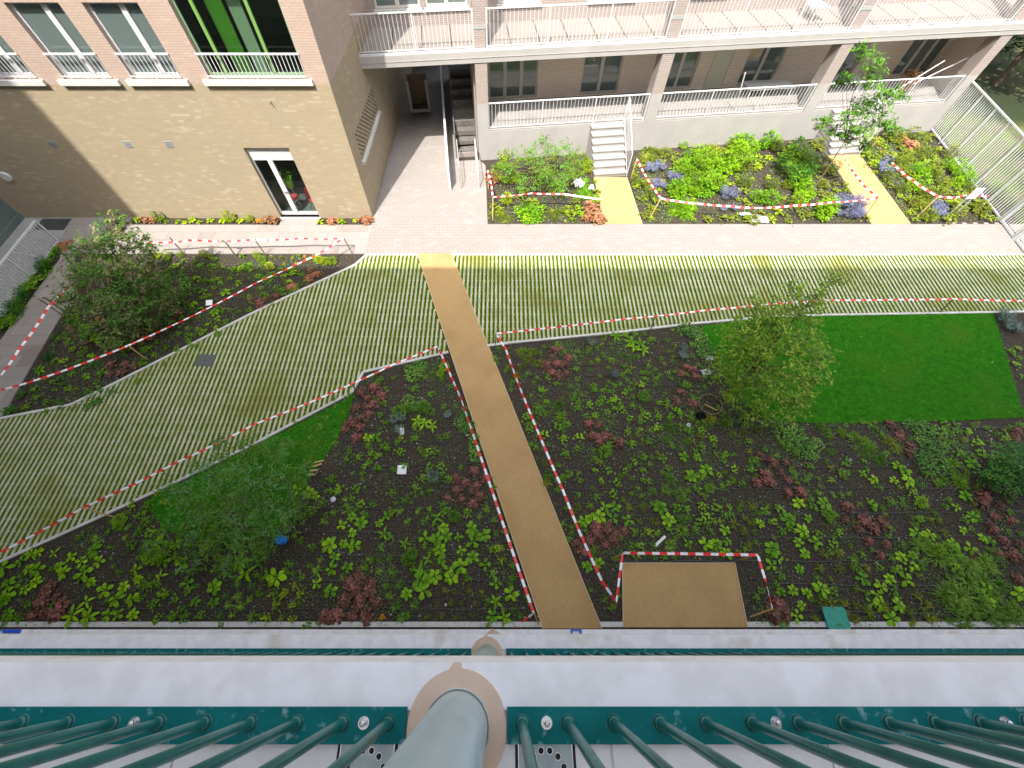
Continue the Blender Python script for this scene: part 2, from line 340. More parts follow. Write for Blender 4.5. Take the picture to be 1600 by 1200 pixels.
# pavement
XL=G(95,398)[0]
PV=[(-5.0,YP+.03),(20.6,YP+.03),(20.6,YG),(G(762,351)[0],YG),(-5.0,YG)]
b=MB();b.prism(PV,-.02,.03);b.prism([(-5.02,YG),(G(762,351)[0],YG),(-.72,16.9),(-1.0,17.28),(-1.9,17.2),(-1.9,26),(-4.75,26)],-.02,.0301)
struct(b.build('pavement','paving'))
b=MB();b.prism([(XL,YP+.03),(-5.004,YP+.03),(-5.004,G(540,352)[1]),(G(200,352)[0],G(200,352)[1]),(G(200,352)[0],YW),(G(112,341)[0],YW),(G(95,378)[0],G(95,378)[1])],-.02,.03)
b.prism(px([(117,399),(95,399),(95,405),(0,535),(-80,650),(-80,670),(0,653),(7,648),(32,603),(117,460)]),-.02,.0301)
b.prism([G(437,352),G(497,352),(G(497,352)[0],YW),(G(437,352)[0],YW)],-.02,.0302)
struct(b.build('pavement','slab_paving'))
b=MB()
for (u0,v0,n,du) in ((590,355,4,17),(1485,350,5,17),(1510,391,5,17)):
    for i in range(n):
        x,y=G(u0+i*du,v0);b.box(x,x+.17,y-.03,y+.04,.03,.036,bot=False)
MT['dimple']=mat('dimple',(.30,.26,.22));struct(b.build('pavement','dimple'))
# sand coloured paths
b=MB();e=MB()
def path(P,z=.035,edges=((0,3),(1,2))):
    b.prism(P,-.02,z)
    for i,j in edges: e.bar((*P[i],z-.01),(*P[j],z-.01),.014,.05)
P=px([(652,398),(705,398),(940,982),(848,982)]);P=[(P[0][0],YP+.03),(P[1][0],YP+.03),P[2],P[3]];path(P);MAINP=P
path([G(972,880),G(1147,880),(G(1167,981)[0],-.13),(G(973,981)[0],-.13)],edges=((0,3),(1,2),(0,1)))
path([G(928,278),G(979,278),(G(1003,351)[0],YG),(G(945,351)[0],YG)]);path([G(1293,244),G(1342,243),(G(1419,348)[0],YG),(G(1360,349)[0],YG)])
struct(b.build('path','resin_path'));struct(e.build('path_edging','steel_edge'))
# lawns
LR=px([(1095,510),(1200,497),(1292,494),(1552,490),(1566,540),(1584,600),(1600,652),(1500,657),(1300,662),(1200,658),(1150,625),(1120,570)])
LL=px([(553,618),(540,660),(515,705),(480,755),(455,810),(400,840),(330,850),(262,830),(225,785),(292,751),(402,696)])
b=MB();b.prism(LR,-.02,.02);b.prism(LL,-.02,.02);struct(b.build('lawn','lawn_base'))
b=MB()
for P,n in ((LR,60000),(LL,16000)):
    for _ in range(n):
        x,y=rnd_in(P);a=R.uniform(0,6.28);h=R.uniform(.03,.085);l=R.uniform(.02,.08)
        x+=R.gauss(0,.02);y+=R.gauss(0,.02);b.q((x,y,.015),(x+.011*math.cos(a+1.5),y+.009*math.sin(a+1.5),.015),(x+l*math.cos(a),y+l*math.sin(a),h+.01))
struct(b.build('lawn_grass','lawn_blade'),'stuff')
b=MB()
for k in range(60):
    x,y=rnd_in(LR if k<34 else SL);b.disc((x,y,.06),(R.gauss(0,.3),R.gauss(0,.3),1),R.uniform(.012,.035),5,.4)
struct(b.build('fallen_leaves','lf_lime'),'stuff')
b=MB()   # crumbs and seedlings on the soil
BEDL=px([(568,590),(700,555),(845,975),(0,977),(0,885),(300,755)]);BEDR=px([(765,545),(1075,512),(1130,600),(1200,660),(1600,660),(1600,978),(1170,978),(1147,875),(972,875),(962,978),(945,978)])
BEDU=px([(150,640),(10,648),(120,460),(125,400),(555,402)])
for P,n in ((BEDL,2500),(BEDR,3500),(BEDU,1200)):
    for _ in range(n):
        x,y=rnd_in(P);s=R.uniform(.006,.022) if R.random()<.97 else R.uniform(.02,.035)
        b.mi=0 if R.random()<.82 else 1
        b.disc((x,y,s*.4),(R.uniform(-.5,.5),R.uniform(-.5,.5),1),s,5,.3)
struct(b.build('soil_crumbs',['soil','stone']),'stuff')
b=MB()
GU=px([(762,350),(765,262),(925,240),(930,280),(945,350)]);GM=px([(1003,350),(985,280),(990,245),(1285,222),(1300,250),(1357,348)]);GR=px([(1420,347),(1345,245),(1345,218),(1448,208),(1558,345)])
for P,n,r0 in ((BEDL,12000,.014),(BEDR,19000,.014),(BEDU,7500,.016),(GU,3500,.02),(GM,11000,.02),(GR,9000,.02)):
    cs=[rnd_in(P) for _ in range(70)]
    for _ in range(n):
        if R.random()<.65:
            c=R.choice(cs);x,y=c[0]+R.gauss(0,.22),c[1]+R.gauss(0,.22)
            if not inpoly(x,y,P): continue
        else: x,y=rnd_in(P)
        b.mi=R.choice((0,0,1,2) if r0<.018 else (0,1,1,2));b.disc((x,y,R.uniform(.01,.05)),(R.uniform(-.7,.7),R.uniform(-.7,.7),1),R.uniform(.6,1.3)*r0,4,.3)
struct(b.build('ground_cover',['lf_mid','lf_olive','lf_grey']),'stuff')
# ================================================================ BRICK BUILDING (left, sunlit)
AS=math.atan2(21.3-13.6,.22)
BB=empty('brick_building',(-5.02,YW,0));tag(BB,'brick building with beige lower storey and pink upper storey, at the left of the courtyard','building')
M=lambda s,o,z:(s,o,z)         # local: x<0 along the front, y into the building
WN=[(-9.58,-8.37,4.80,6.52),(-7.59,-6.21,4.80,6.52),(-5.62,-4.21,4.80,6.52),(-3.41,-.62,4.80,7.3)]+[(a_,c_,9.4,11.1) for a_,c_ in ((-9.58,-8.37),(-7.59,-6.21),(-5.62,-4.21),(-3.41,-.62))]
DR=(-3.55,-2.05,.06,2.78)
mb=MB();holes(mb,M,-13.58,0,0,4.66,[DR],.22)
mb.build('lower_wall','brick_yellow',BB)
mb=MB();holes(mb,M,-13.58,0,4.66,15,WN,.2);mb.build('upper_wall','brick_pink',BB)
# side wall with perforated brick panel
cs,sn=math.cos(AS),math.sin(AS)
SM=lambda s,o,z:(s*cs-o*sn,s*sn+o*cs,z)   # s runs back from the corner, o<0 would be outside
LT=(.75,3.9,1.95,2.80)
mb=MB()
def side(z0,z1,hl,name,m):
    mb=MB();SMM=lambda s,o,z:(s*cs-o*sn,s*sn+o*cs,z);holes(mb,SMM,0,12,z0,z1,hl,.12);return mb.build(name,m,BB)
side(0,4.66,[LT],'side_wall','brick_yellow');side(4.66,15,[],'upper_side_wall','brick_pink')
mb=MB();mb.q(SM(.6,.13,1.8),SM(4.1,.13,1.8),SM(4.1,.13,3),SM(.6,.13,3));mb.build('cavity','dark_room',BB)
mb=MB();nz=10;dz=.85/nz
for i in range(nz):
    z=1.95+i*dz;s=.75+(i%2)*.11
    while s<3.9:
        a,c=s,min(3.9,s+.135);mb.q(SM(a,.012,z),SM(c,.012,z),SM(c,.012,z+dz-.004),SM(a,.012,z+dz-.004))
        mb.q(SM(c,.012,z),SM(c,.11,z),SM(c,.11,z+dz),SM(c,.012,z+dz));s+=.22
    mb.q(SM(.75,.011,z-.012),SM(3.9,.011,z-.012),SM(3.9,.011,z+.012),SM(.75,.011,z+.012))
mb.build('brick_lattice','brick_yellow',BB)
mb=MB();p=[SM(.62,-.05,1.84),SM(4.0,-.05,1.84)];mb.bar(p[0],p[1],.10,.1);mb.build('lattice_sill','sill',BB)
for i,(a,c,z0,z1) in enumerate(WN):
    big=i==3
    s=MB();s.box(a-.2,c+.16,-.10,.02,z0-.135,z0-.005);s.build('window_sill','sill',BB)
    fr=MB();w=.07
    fr.box(a,a+w,.13,.19,z0,z1);fr.box(c-w,c,.13,.19,z0,z1);fr.box(a+w,c-w,.131,.189,z1-w,z1);fr.box(a+w,c-w,.131,.189,z0,z0+.1)
    if not big: m_=a+(c-a)*.62;fr.box(m_-.075,m_+.075,.12,.188,z0+.1,z1-w);W=fr.build('window','frame_white',BB)
    else:
        W=fr.build('window','green_grey',BB);g=MB()
        for t in (.16,.66): g=MB();g.box(a+(c-a)*t,a+(c-a)*t+.09,.12,.188,z0+.1,z1-w);g.build('mullion','green_frame',W)
        g=MB();g.box(a+.62,a+1.08,.5,.53,4.4,7.3);g.build('curtain','green_panel',W);g=MB();g.box(a+1.14,a+1.5,.62,.7,4.4,7.3);g.build('curtain','green_grey',W)
    g=MB();g.q((a+w,.165,z0+.1),(c-w,.165,z0+.1),(c-w,.165,z1-w),(a+w,.165,z1-w));g.build('pane','glass_clear' if big else 'glass_dark',W)
    if i>3: continue
    r=MB();r.box(a-.03,c+.03,-.035,.005,5.40,5.44);r.box(a-.03,c+.03,-.03,0,4.86,4.885)
    n=int((c-a)/.115)
    for k in range(n+1):
        x=a+(c-a)*k/n;r.box(x-.008,x+.008,-.025,-.008,4.885,5.40,top=False,bot=False)
    for k in range(3): x=a+(c-a)*(k+.5)/3;r.box(x-.015,x+.015,-.03,.0,4.79,4.86)
    r.build('window_railing','white_paint',W)
mb=MB();mb.prism([(-13.6,-.05),(.05,-.05),(.3,12),(-13.6,12)],15,15.3);mb.build('roof','render_grey',BB)
# interior volumes
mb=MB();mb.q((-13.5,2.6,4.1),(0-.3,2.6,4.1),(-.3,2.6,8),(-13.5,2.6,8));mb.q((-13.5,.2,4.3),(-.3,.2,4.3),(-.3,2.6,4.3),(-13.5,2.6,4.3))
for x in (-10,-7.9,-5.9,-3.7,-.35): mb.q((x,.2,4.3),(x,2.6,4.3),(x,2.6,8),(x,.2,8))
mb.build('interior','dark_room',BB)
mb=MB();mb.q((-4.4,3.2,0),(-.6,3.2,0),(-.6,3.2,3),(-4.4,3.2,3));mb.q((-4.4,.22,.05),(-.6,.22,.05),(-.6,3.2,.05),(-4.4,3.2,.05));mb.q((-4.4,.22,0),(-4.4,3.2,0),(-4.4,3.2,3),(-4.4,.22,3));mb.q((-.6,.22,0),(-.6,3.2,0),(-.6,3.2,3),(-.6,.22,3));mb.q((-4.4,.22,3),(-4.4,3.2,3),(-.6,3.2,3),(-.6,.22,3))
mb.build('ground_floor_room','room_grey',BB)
a,c,z0,z1=DR;fr=MB()
fr.box(a,a+.05,.13,.2,z0,z1);fr.box(c-.05,c,.13,.2,z0,z1);fr.box(a+.05,c-.05,.12,.199,z1-.38,z1-.02);fr.box(a+.05,c-.05,.131,.199,z0,z0+.12)
m_=a+.52;fr.box(m_,m_+.17,.115,.198,z0+.12,z1-.38);fr.box(a+.05,c-.05,.117,.197,z1-.5,z1-.381);D=fr.build('door','frame_white',BB)
g=MB();g.q((a+.05,.16,z0+.12),(c-.05,.16,z0+.12),(c-.05,.16,z1-.5),(a+.05,.16,z1-.5));g.build('pane','glass_clear',D)
g=MB();g.box(m_+.05,m_+.08,.07,.12,1.05,1.09);g.box(m_+.05,m_+.2,.06,.08,1.08,1.1);g.build('handle','steel',D)
g=MB();g.box(a-.02,c+.05,-.06,.13,.031,.06);g.build('threshold','sill',BB)
for x in (-9.72,-7.25,-5.9):
    g=MB();g.box(x-.13,x+.13,-.006,.0,2.78,3.02)
    for k in range(4): g.q((x-.12,-.008,2.80+k*.052),(x+.12,-.008,2.80+k*.052),(x+.12,-.028,2.825+k*.052),(x-.12,-.028,2.825+k*.052))
    g.build('wall_vent','render_grey',BB)
g=MB();g.cyl((-12.4,0,1.77),(-12.4,-.07,1.77),.17,.15,20);g.build('wall_lamp','white_paint',BB,smooth=False)
for x,z in ((-1.96,4.21),(-11.3,4.2)): g=MB();g.bar((x,0,z),(x+.02,-.10,z-.03),.025);g.build('bracket','stake_dark',BB)
# ================================================================ TOWER (far left, in shade) and its grey yard
mb=MB();mb.box(-34,-18.55,-2.0,YW+.02,0,40);mb.box(-34,-18.5,-1.9,YW,-.01,.25);T=mb.build('tower_block','tower_plaster');tag(T,'dark grey-green tower wall closing the courtyard at the far left edge','building')
b=MB();b.prism([(-18.5,2),(-16.58,2),(-16.58,12.29),(G(95,378)[0],12.29),(G(112,341)[0],YW),(-18.5,YW)],-.02,.02);struct(b.build('yard_floor','render_grey'))
g=MB();g.box(G(62,350)[0],G(108,350)[0],G(62,360)[1],YW-.06,.02,.035);tag(g.build('entrance_mat','asphalt'),'dark rectangular mat at the foot of the shaded brick wall beside the white fence','mat')
# ================================================================ RIGHT BUILDING
RB=empty('apartment_building',(-.6905,17.3118,0),.10675);tag(RB,'pale apartment building with raised terrace, gallery and brick columns, at the top right','building')
ZT=1.24;ZS0=3.63;ZS1=3.98;OF=2.2
mb=MB();mb.box(-.3,20.35,0,.18,-.05,ZT-.04);mb.build('terrace_wall','concrete_white',RB)
mb=MB();mb.box(.15,20.2,.02,OF,ZT-.03,ZT);mat('terrace_screed',(.26,.245,.235),(.29,.275,.26),sc=2);mb.build('terrace_floor','terrace_screed',RB)
brick('deck_tiles',(.235,.215,.195),(.25,.228,.208),(.07,.06,.055),bw=1.05,rh=4.,ms=.022,flat=True,off=0)
mb=MB();mb.box(-4.32,23.5,-.02,.10,ZS0,ZS1);mb.box(-4.33,23.5,-.035,-.02,ZS0+.155,ZS0+.17);mb.build('gallery_edge','concrete_white',RB)
mb=MB();mb.box(-4.32,23.5,.10,OF,ZS0+.002,ZS1-.01);mb.build('gallery_floor','deck_tiles',RB)
mb=MB();mb.box(-4.32,23.5,.05,.12,ZS1-.012,ZS1+.03);mb.build('gallery_upstand','white_paint',RB)
# walls
LW=[(.35,2.42,1.3,3.5),(4.28,5.95,1.3,3.5),(7.85,9.25,1.3,3.5),(11.35,12.95,1.3,3.5),(15.5,16.6,1.3,3.5),(18.55,20.3,1.3,3.5)]
UW=[(-3.65,-2.05,4.5,6.6),(-1.85,-.35,4.5,6.6),(.78,2.32,4.5,6.6),(4.15,5.85,4.5,6.6),(7.85,9.4,4.5,6.6),(11.05,12.75,4.5,6.6),(14.6,16,4.5,6.6),(18.2,19.8,4.5,6.6)];UW+=[(a_,c_,8.0,10.1) for a_,c_,_q,_w in UW]
MO=lambda s,o,z:(s,o+OF,z)
mb=MB();holes(mb,MO,-.3,20.6,1.0,ZS0,LW,.14);mb.build('lower_wall','brick_shade_lift',RB)
mb=MB();holes(mb,MO,-4.32,23.5,ZS1-.02,14,UW,.14);mb.build('upper_wall','brick_white',RB);mb=MB();mb.box(-4.32,23.5,1.9,12,14,14.3);mb.build('roof','render_grey',RB)
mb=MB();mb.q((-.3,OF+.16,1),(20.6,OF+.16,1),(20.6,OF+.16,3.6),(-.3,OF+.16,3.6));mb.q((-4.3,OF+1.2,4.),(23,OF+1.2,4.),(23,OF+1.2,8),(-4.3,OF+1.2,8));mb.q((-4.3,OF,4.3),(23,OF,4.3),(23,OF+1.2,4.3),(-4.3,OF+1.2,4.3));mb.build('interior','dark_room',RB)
def window(a,c,z0,z1,o,n,fm='frame_taupe',note=False,gm='glass_dark'):
    fr=MB();w=.07;y0,y1=o+.06,o+.12
    fr.box(a,a+w,y0,y1,z0,z1);fr.box(c-w,c,y0,y1,z0,z1);fr.box(a+w,c-w,y0+.001,y1-.001,z1-w,z1);fr.box(a+w,c-w,y0+.001,y1-.001,z0,z0+w)
    for k in range(1,n): x=a+(c-a)*k/n;fr.box(x-.07,x+.07,y0-.01,y1-.002,z0+w,z1-w)
    W=fr.build('window',fm,RB);g=MB();g.q((a+w,y0+.03,z0+w),(c-w,y0+.03,z0+w),(c-w,y0+.03,z1-w),(a+w,y0+.03,z1-w));g.build('pane',gm,W)
    if note: g=MB();x=a+(c-a)*(.8 if n==3 else .28);g.box(x-.13,x+.13,y0+.015,y0+.026,2.75,3.2);g.build('notice','paper',W)
    return W
for (a,c,z0,z1),n,t in zip(LW,(3,2,2,2,1,3),(1,1,1,0,0,0)): window(a,c,z0,z1,OF,n,note=bool(t))
for (a,c,z0,z1) in UW:
    window(a,c,z0,z1,OF,2);s=MB();s.box(a-.06,c+.06,OF-.07,OF+.02,z0-.1,z0);s.build('window_sill','sill',RB)
mb=MB();mb.box(9.85,10.65,OF-.03,OF+.0,1.26,3.6);mb.box(10.66,10.69,OF-.04,OF+.01,1.26,3.6);mb.build('door','panel_taupe',RB)
for x in (3.4,10.2): g=MB();g.cyl((x,OF,3.05),(x,OF-.1,3.05),.12,.10,16);g.build('wall_lamp','white_paint',RB)
g=MB();
for k in range(7): g.box(13.6+k*.09,13.66+k*.09,1.1,1.75,3.40,ZS0)
g.build('ceiling_vent','white_paint',RB)
CS=[(-.3,.15),(6.59,7.06),(13.48,13.96),(19.87,20.35)]
for a,c in CS:
    mb=MB();mb.box(a,c,.0015,.5,-.05,2.24);C_=mb.build('column','concrete_white',RB)
    mb=MB();mb.box(a+.004,c-.004,.006,.496,2.24,ZS0);mb.build('brick_shaft','brick_white',C_)
    mb=MB();mb.box(a+.02,c-.02,.14,.55,ZS1-.01,14.3);U=mb.build('upper_column','brick_white',RB)
    mb=MB();mb.box(a+.01,c-.01,.13,.56,4.55,4.66);mb.build('band','render_grey',U)
def rail(par,s0,s1,z0,z1,o,sp=.14,name='railing',posts=2.2,m='white_paint'):
    r=MB();r.box(s0,s1,o-.025,o+.025,z1-.035,z1);r.box(s0,s1,o-.012,o+.012,z0+.06,z0+.085);n=max(1,int((s1-s0)/sp))
    for k in range(1,n): x=s0+(s1-s0)*k/n;r.box(x-.007,x+.007,o-.007,o+.007,z0+.085,z1-.035,top=False,bot=False)
    n=max(1,round((s1-s0)/posts))
    for k in range(n+1): x=s0+.02+(s1-s0-.04)*k/n;r.box(x-.018,x+.018,o-.018,o+.018,z0,z1-.035)
    return r.build(name,m,par)
for a,c in ((.15,6.59),(7.06,13.48),(13.96,19.87)): rail(RB,a,c,ZT,2.23,.10)
for a,c in ((-4.3,-.28),(.15,6.6),(7.05,13.5),(13.95,19.85),(20.3,23.4)): rail(RB,a,c,ZS1,5.10,.16,.135,'gallery_railing')
# stairs up to the terrace
for s0,s1,oo in ((4.35,5.68,-1.72),(14.78,16.1,-1.36)):
    mb=MB();n=7
    for k in range(n):
        z=ZT*(k+1)/n;y=oo+(-.02-oo)*k/n
        mb.box(s0,s1,y+.012,-.002,ZT*k/n-.002 if k else -.04,z-.045);mb.box(s0-.01,s1+.01,y-.02,-.003 if k==n-1 else y+(-.02-oo)/n+.03,z-.045,z)
    S_=mb.build('garden_stairs','concrete_white',RB)
    h=MB();x=s1+.05;A=Vector((x,oo,.95));B=Vector((x,.0,2.2));h.tube([(x,oo,0),A,B,(x,.0,ZT)],.018,8);h.tube([(x,oo,.1),(x,0,ZT+.1)],.012)
    for k in range(1,15): p=A.lerp(B,k/15);h.cyl(p,(p.x,p.y,p.z-.85),.007,.007,5,False)
    h.build('handrail','white_paint',S_)
# covered passage: stairs, rails, end wall
mat('stair_shade',(.10,.095,.085),(.15,.14,.13),sc=6);mb=MB();SS=-1.22;n=9  # dark colour paints in the shade of the stairwell
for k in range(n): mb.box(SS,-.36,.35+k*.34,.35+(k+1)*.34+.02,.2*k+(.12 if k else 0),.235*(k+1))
mb.build('passage_stairs','stair_shade',RB)
mb=MB();mb.box(SS-.02,-.36,.0+.3,.34,-.02,.2);mb.box(-.36,-.30,.5,7,-.02,ZS0);mb.build('passage_wall','brick_white',RB)
mb=MB();mb.box(-1.68,-1.59,-1.95,7,-.02,1.02);mb.build('parapet','white_paint',RB)
mb=MB();mb.box(SS-.06,SS-.01,.2,7,-.02,1.1);mb.build('stair_cheek','stair_shade',RB)
h=MB()
for y in (-1.9,-.1): h.cyl((-.46,y,0),(-.46,y,1.0),.022,.022,8)
h.tube([(-.46,-1.9,1.0),(-.46,-.1,1.0)],.022,8);h.tube([(-.46,-1.9,.15),(-.46,-.1,.15)],.014)
for k in range(1,13): y=-1.9+1.8*k/13;h.cyl((-.46,y,.15),(-.46,y,1),.007,.007,5,False)
h.build('passage_railing','white_paint',RB)
h=MB();
for y in (-1.85,.0): h.cyl((-1.2,y,0),(-1.2,y,.95),.018,.018,8)
h.tube([(-1.2,-1.85,.95),(-1.2,0,.95)],.02,8);h.tube([(-1.2,-1.85,.45),(-1.2,0,.45)],.012,6);h.build('passage_handrail','render_grey',RB)
mb=MB();mb.box(-6,-.3,9.2,9.4,0,ZS0);mb.build('passage_end_wall','brick_yellow',RB)
mb=MB();mb.box(20.36,20.56,.6,7,0,ZS0);mb.build('end_wall','brick_shade_lift',RB)
# ================================================================ OWN BUILDING (under and behind the camera)
OB=empty('gallery_building',(0,-.108,0));tag(OB,'building with teal balustrades and pale concrete galleries along the bottom edge','building')
yy=.108
mb=MB();mb.box(-18.5,40,-1.6+yy,-14,0,21.8);mb.build('rear_wall','facade_back',OB)
b=MB()
for x in range(-17,38,4):
    for z in (4.7,7.6,10.5,13.4,16.3):
        b.box(x,x+1.6,-1.6+yy-.02,-1.6+yy+.03,z,z+1.9)
b.build('rear_windows','glass_dark',OB)
for lv,z in enumerate((9.5,6.6,3.75)):
    e=0.0 if lv==0 else -.004*lv
    mb=MB();mb.box(-18.4,30,-.222+yy+.0,e,z-.27,z);mb.box(-18.4,30,-1.6+yy,-.222+yy,z-.27,z-.012)
    SLB=mb.build('gallery_slab','own_concrete',OB)
    mb=MB();x=-18.3
    while x<18:
        if lv==0: mb.box(x+.004,x+.596,-.9,-.19,z-.012,z-.004)
        x+=.6
    if lv==0: mb.build('floor_tiles','floor_tile',OB)
X0,X1=-.271,.0135
cxr=-.128;cyr=-.262+yy
# dried laitance patches on the own slab are part of its surface
for lv,z in enumerate((9.5,6.6,3.75)):
    mb=MB();n=40;x0=cxr+(-.012 if lv else 0)
    pts=[(x0+.140*math.cos(t),cyr+.139*math.sin(t)) for t in [2*math.pi*k/n for k in range(n)]]
    mb.prism(pts,z-.03,z+.003);mb.prism([(x0-.035,-.024),(x0+.012,-.024),(x0+.005,-.0005),(x0-.018,-.0005)],z-.03,z+.0025)
    mb.build('mortar_ring','mortar_ring',OB)
mb=MB();n=48
for k in range(60):
    z0=9.503+k*.2;mb.cyl((cxr,cyr,z0),(cxr,cyr,z0+.2),.086,.086,n,False)
    if z0>12: break
mb.cyl((cxr,cyr,9.5),(cxr,cyr,9.512),.094,.090,n,False)
mb.build('column','galv',OB,smooth=True)
mb=MB();mb.cyl((cxr-.01,cyr,6.6),(cxr-.01,cyr,9.23),.086,.086,32);mb.cyl((cxr-.01,cyr,3.75),(cxr-.01,cyr,6.33),.086,.086,32);mb.build('lower_column','galv',OB,smooth=True)
YB=-.249+yy;segs=[(-4.9,-1.55-3.4+.0),(-3.0,0)]
def baluster(par,x,z,hgt,n=14,r=.0122,full=True):
    mb=MB()
    if full: mb.cyl((x,YB,z+.008),(x,YB,z+.013),.023,.019,16);mb.cyl((x,YB,z+.013),(x,YB,z+.02),.019,.0142,16)
    mb.cyl((x,YB,z+.008),(x,YB,z+hgt),r,r,n,False);return mb.build('baluster','teal_bar',par,smooth=True)
for lv,z in enumerate((9.5,6.6,3.75)):
    for (a,c) in ((-3.05,X0),(X1,3.1)) if lv==0 else ((-9.5,X0-.005),(X1+.06-.04,9.5)):
        mb=MB();mb.box(a,c,-.296+yy,-.214+yy,z-.002,z+.010);BP=mb.build('base_plate','teal_paint',OB)
        sgn=-1 if c<0 or c==X0 else 1;st=(c-.05) if sgn<0 else (a+.043)
        if lv: rm=MB()
        x=st;k=0
        while (a+.01<x<c-.01):
            if lv==0: baluster(BP,x,z,1.05)
            else:
                rm.cyl((x,YB,z+.01),(x,YB,z+1.0),.0105,.0105,6,False);rm.cyl((x,YB,z+.01),(x,YB,z+.02),.02,.013,8)
                if k%4==0: rm.cyl((x+sgn*.06,YB,z+.01),(x+sgn*.06,YB,z+.03),.011,.006,8)
            x+=sgn*.1285;k+=1
        if lv: rm.box(a,c,YB-.025,YB+.025,z+1.0,z+1.02);rm.build('balusters','teal_bar',BP)
        else:
            mb=MB();mb.box(a,c,YB-.03,YB+.03,z+1.05,z+1.062);mb.build('top_rail','teal_bar',BP)
            for j in (0,5,10,15,20):
                x=st+sgn*(.0675+j*.1285)
                mb=MB();mb.cyl((x,YB,z+.010),(x,YB,z+.0125),.0155,.0155,20);mb.cyl((x,YB,z+.0125),(x,YB,z+.021),.011,.011,6);mb.cyl((x,YB,z+.021),(x,YB,z+.027),.0085,.008,12);mb.cyl((x,YB,z+.027),(x,YB,z+.032),.008,.003,12);mb.build('bolt','steel',BP)
for x in (-.372,.118):
    y=-.352+yy;mb=MB();mb.box(x-.075,x+.075,y-.09,y+.072,9.489,9.4985);DN=mb.build('drain_cover','drain_steel',OB)
    mb=MB();mb.box(x-.083,x-.0755,y-.09,y+.074,9.486,9.4965);mb.box(x+.0755,x+.083,y-.09,y+.074,9.486,9.4965);mb.build('gap','black',DN)
    mb=MB();mb.box(x-.0752,x-.072,y-.09,y+.074,9.498,9.5);mb.box(x+.072,x+.0752,y-.09,y+.074,9.498,9.5)
    h=MB()
    for k in range(14):
        t=math.pi/2+.22+2*math.pi*k/14;hx,hy=x+.054*math.cos(t),y-.02+.062*math.sin(t)
        h.cyl((hx,hy,9.4985),(hx,hy,9.4992),.0072,.0072,16)
        for q in range(16):
            t0,t1=2*math.pi*q/16,2*math.pi*(q+1)/16;mb.q((hx+.0072*math.cos(t0),hy+.0072*math.sin(t0),9.5),(hx+.0092*math.cos(t0),hy+.0092*math.sin(t0),9.5),(hx+.0092*math.cos(t1),hy+.0092*math.sin(t1),9.5),(hx+.0072*math.cos(t1),hy+.0072*math.sin(t1),9.5))
    h.build('holes','black',DN);mb.build('trim','steel',DN)
    cu=bpy.data.curves.new('lettering','FONT');cu.body='arpel';cu.size=.022;cu.align_x='CENTER';cu.extrude=.0003
    o=bpy.data.objects.new('lettering',cu);SC.collection.objects.link(o);o.location=(x,y-.052,9.499);cu.materials.append(MT['steel']);o.parent=DN
for o in [o for o in bpy.data.objects if o.type=='FONT']:
    bpy.context.view_layer.update()
    me=bpy.data.meshes.new_from_object(o);n=bpy.data.objects.new('lettering',me);SC.collection.objects.link(n);n.location=o.location;n.parent=o.parent;bpy.data.objects.remove(o)
# ================================================================ FENCES
fx0,fy0=G(1560,346);fx1,fy1=G(1452,204)
A_=math.atan2(fy1-fy0,fx1-fx0);LF=math.hypot(fx1-fx0,fy1-fy0)
FR=empty('steel_fence',(fx0,fy0,0),A_);tag(FR,'tall white steel bar fence closing the right side of the sunny garden','fence')
def fence(par,s0,s1,h,sp,post,name='bar_panel',zb=.08):
    r=MB();r.box(s0,s1,-.03,.03,h-.05,h);r.box(s0,s1,-.025,.025,zb,zb+.05);n=int((s1-s0)/sp)
    for k in range(1,n): x=s0+(s1-s0)*k/n;r.box(x-.011,x+.011,-.012,.012,zb+.05,h-.05,top=False,bot=False)
    r.build(name,'fence_white',par);n=max(1,round((s1-s0)/post))
    for k in range(n+1):
        x=s0+(s1-s0)*k/n;r=MB();r.box(x-.025,x+.025,-.028 if 0<k<n else -.032,.028,0,h-.05);r.build('post','fence_white',par)
fence(FR,0.05,LF,2.04,.115,1.05)
GT=empty('steel_gate',(fx0,fy0,0),A_);tag(GT,'white steel bar gate across the end of the pale paved walk, right edge','gate')
r=MB()
for a,c in ((-1.0,-.03),(-2.15,-1.06)):
    r.box(a,a+.07,-.035,.035,.04,1.98);r.box(c-.07,c,-.035,.035,.04,1.98);r.box(a+.07,c-.07,-.03,.03,.06,.13);r.box(a+.07,c-.07,-.03,.03,1.9,1.97);r.box(a+.07,c-.07,-.03,.03,1.0,1.06)
    k=a+.15
    while k<c-.08: r.box(k-.008,k+.008,-.01,.01,.13,1.9,top=False,bot=False);k+=.1
r.build('gate_leaf','fence_white',GT);r=MB();r.box(-1.055,-1.005,-.05,.05,0,2.05);r.build('gate_post','fence_white',GT);r=MB();r.box(-1.13,-1.07,-.08,-.04,.95,1.15);r.build('lock','steel',GT)
FL=empty('steel_railing',(-16.5,12.29,0),-math.pi/2);tag(FL,'low white steel bar railing beside the grey yard, at the left edge','railing')
fence(FL,0,9.0,.97,.12,1.8,zb=.03);r=MB();r.bar((.9,.03,.06),(1.5,.03,.9),.03);r.build('brace','fence_white',FL)
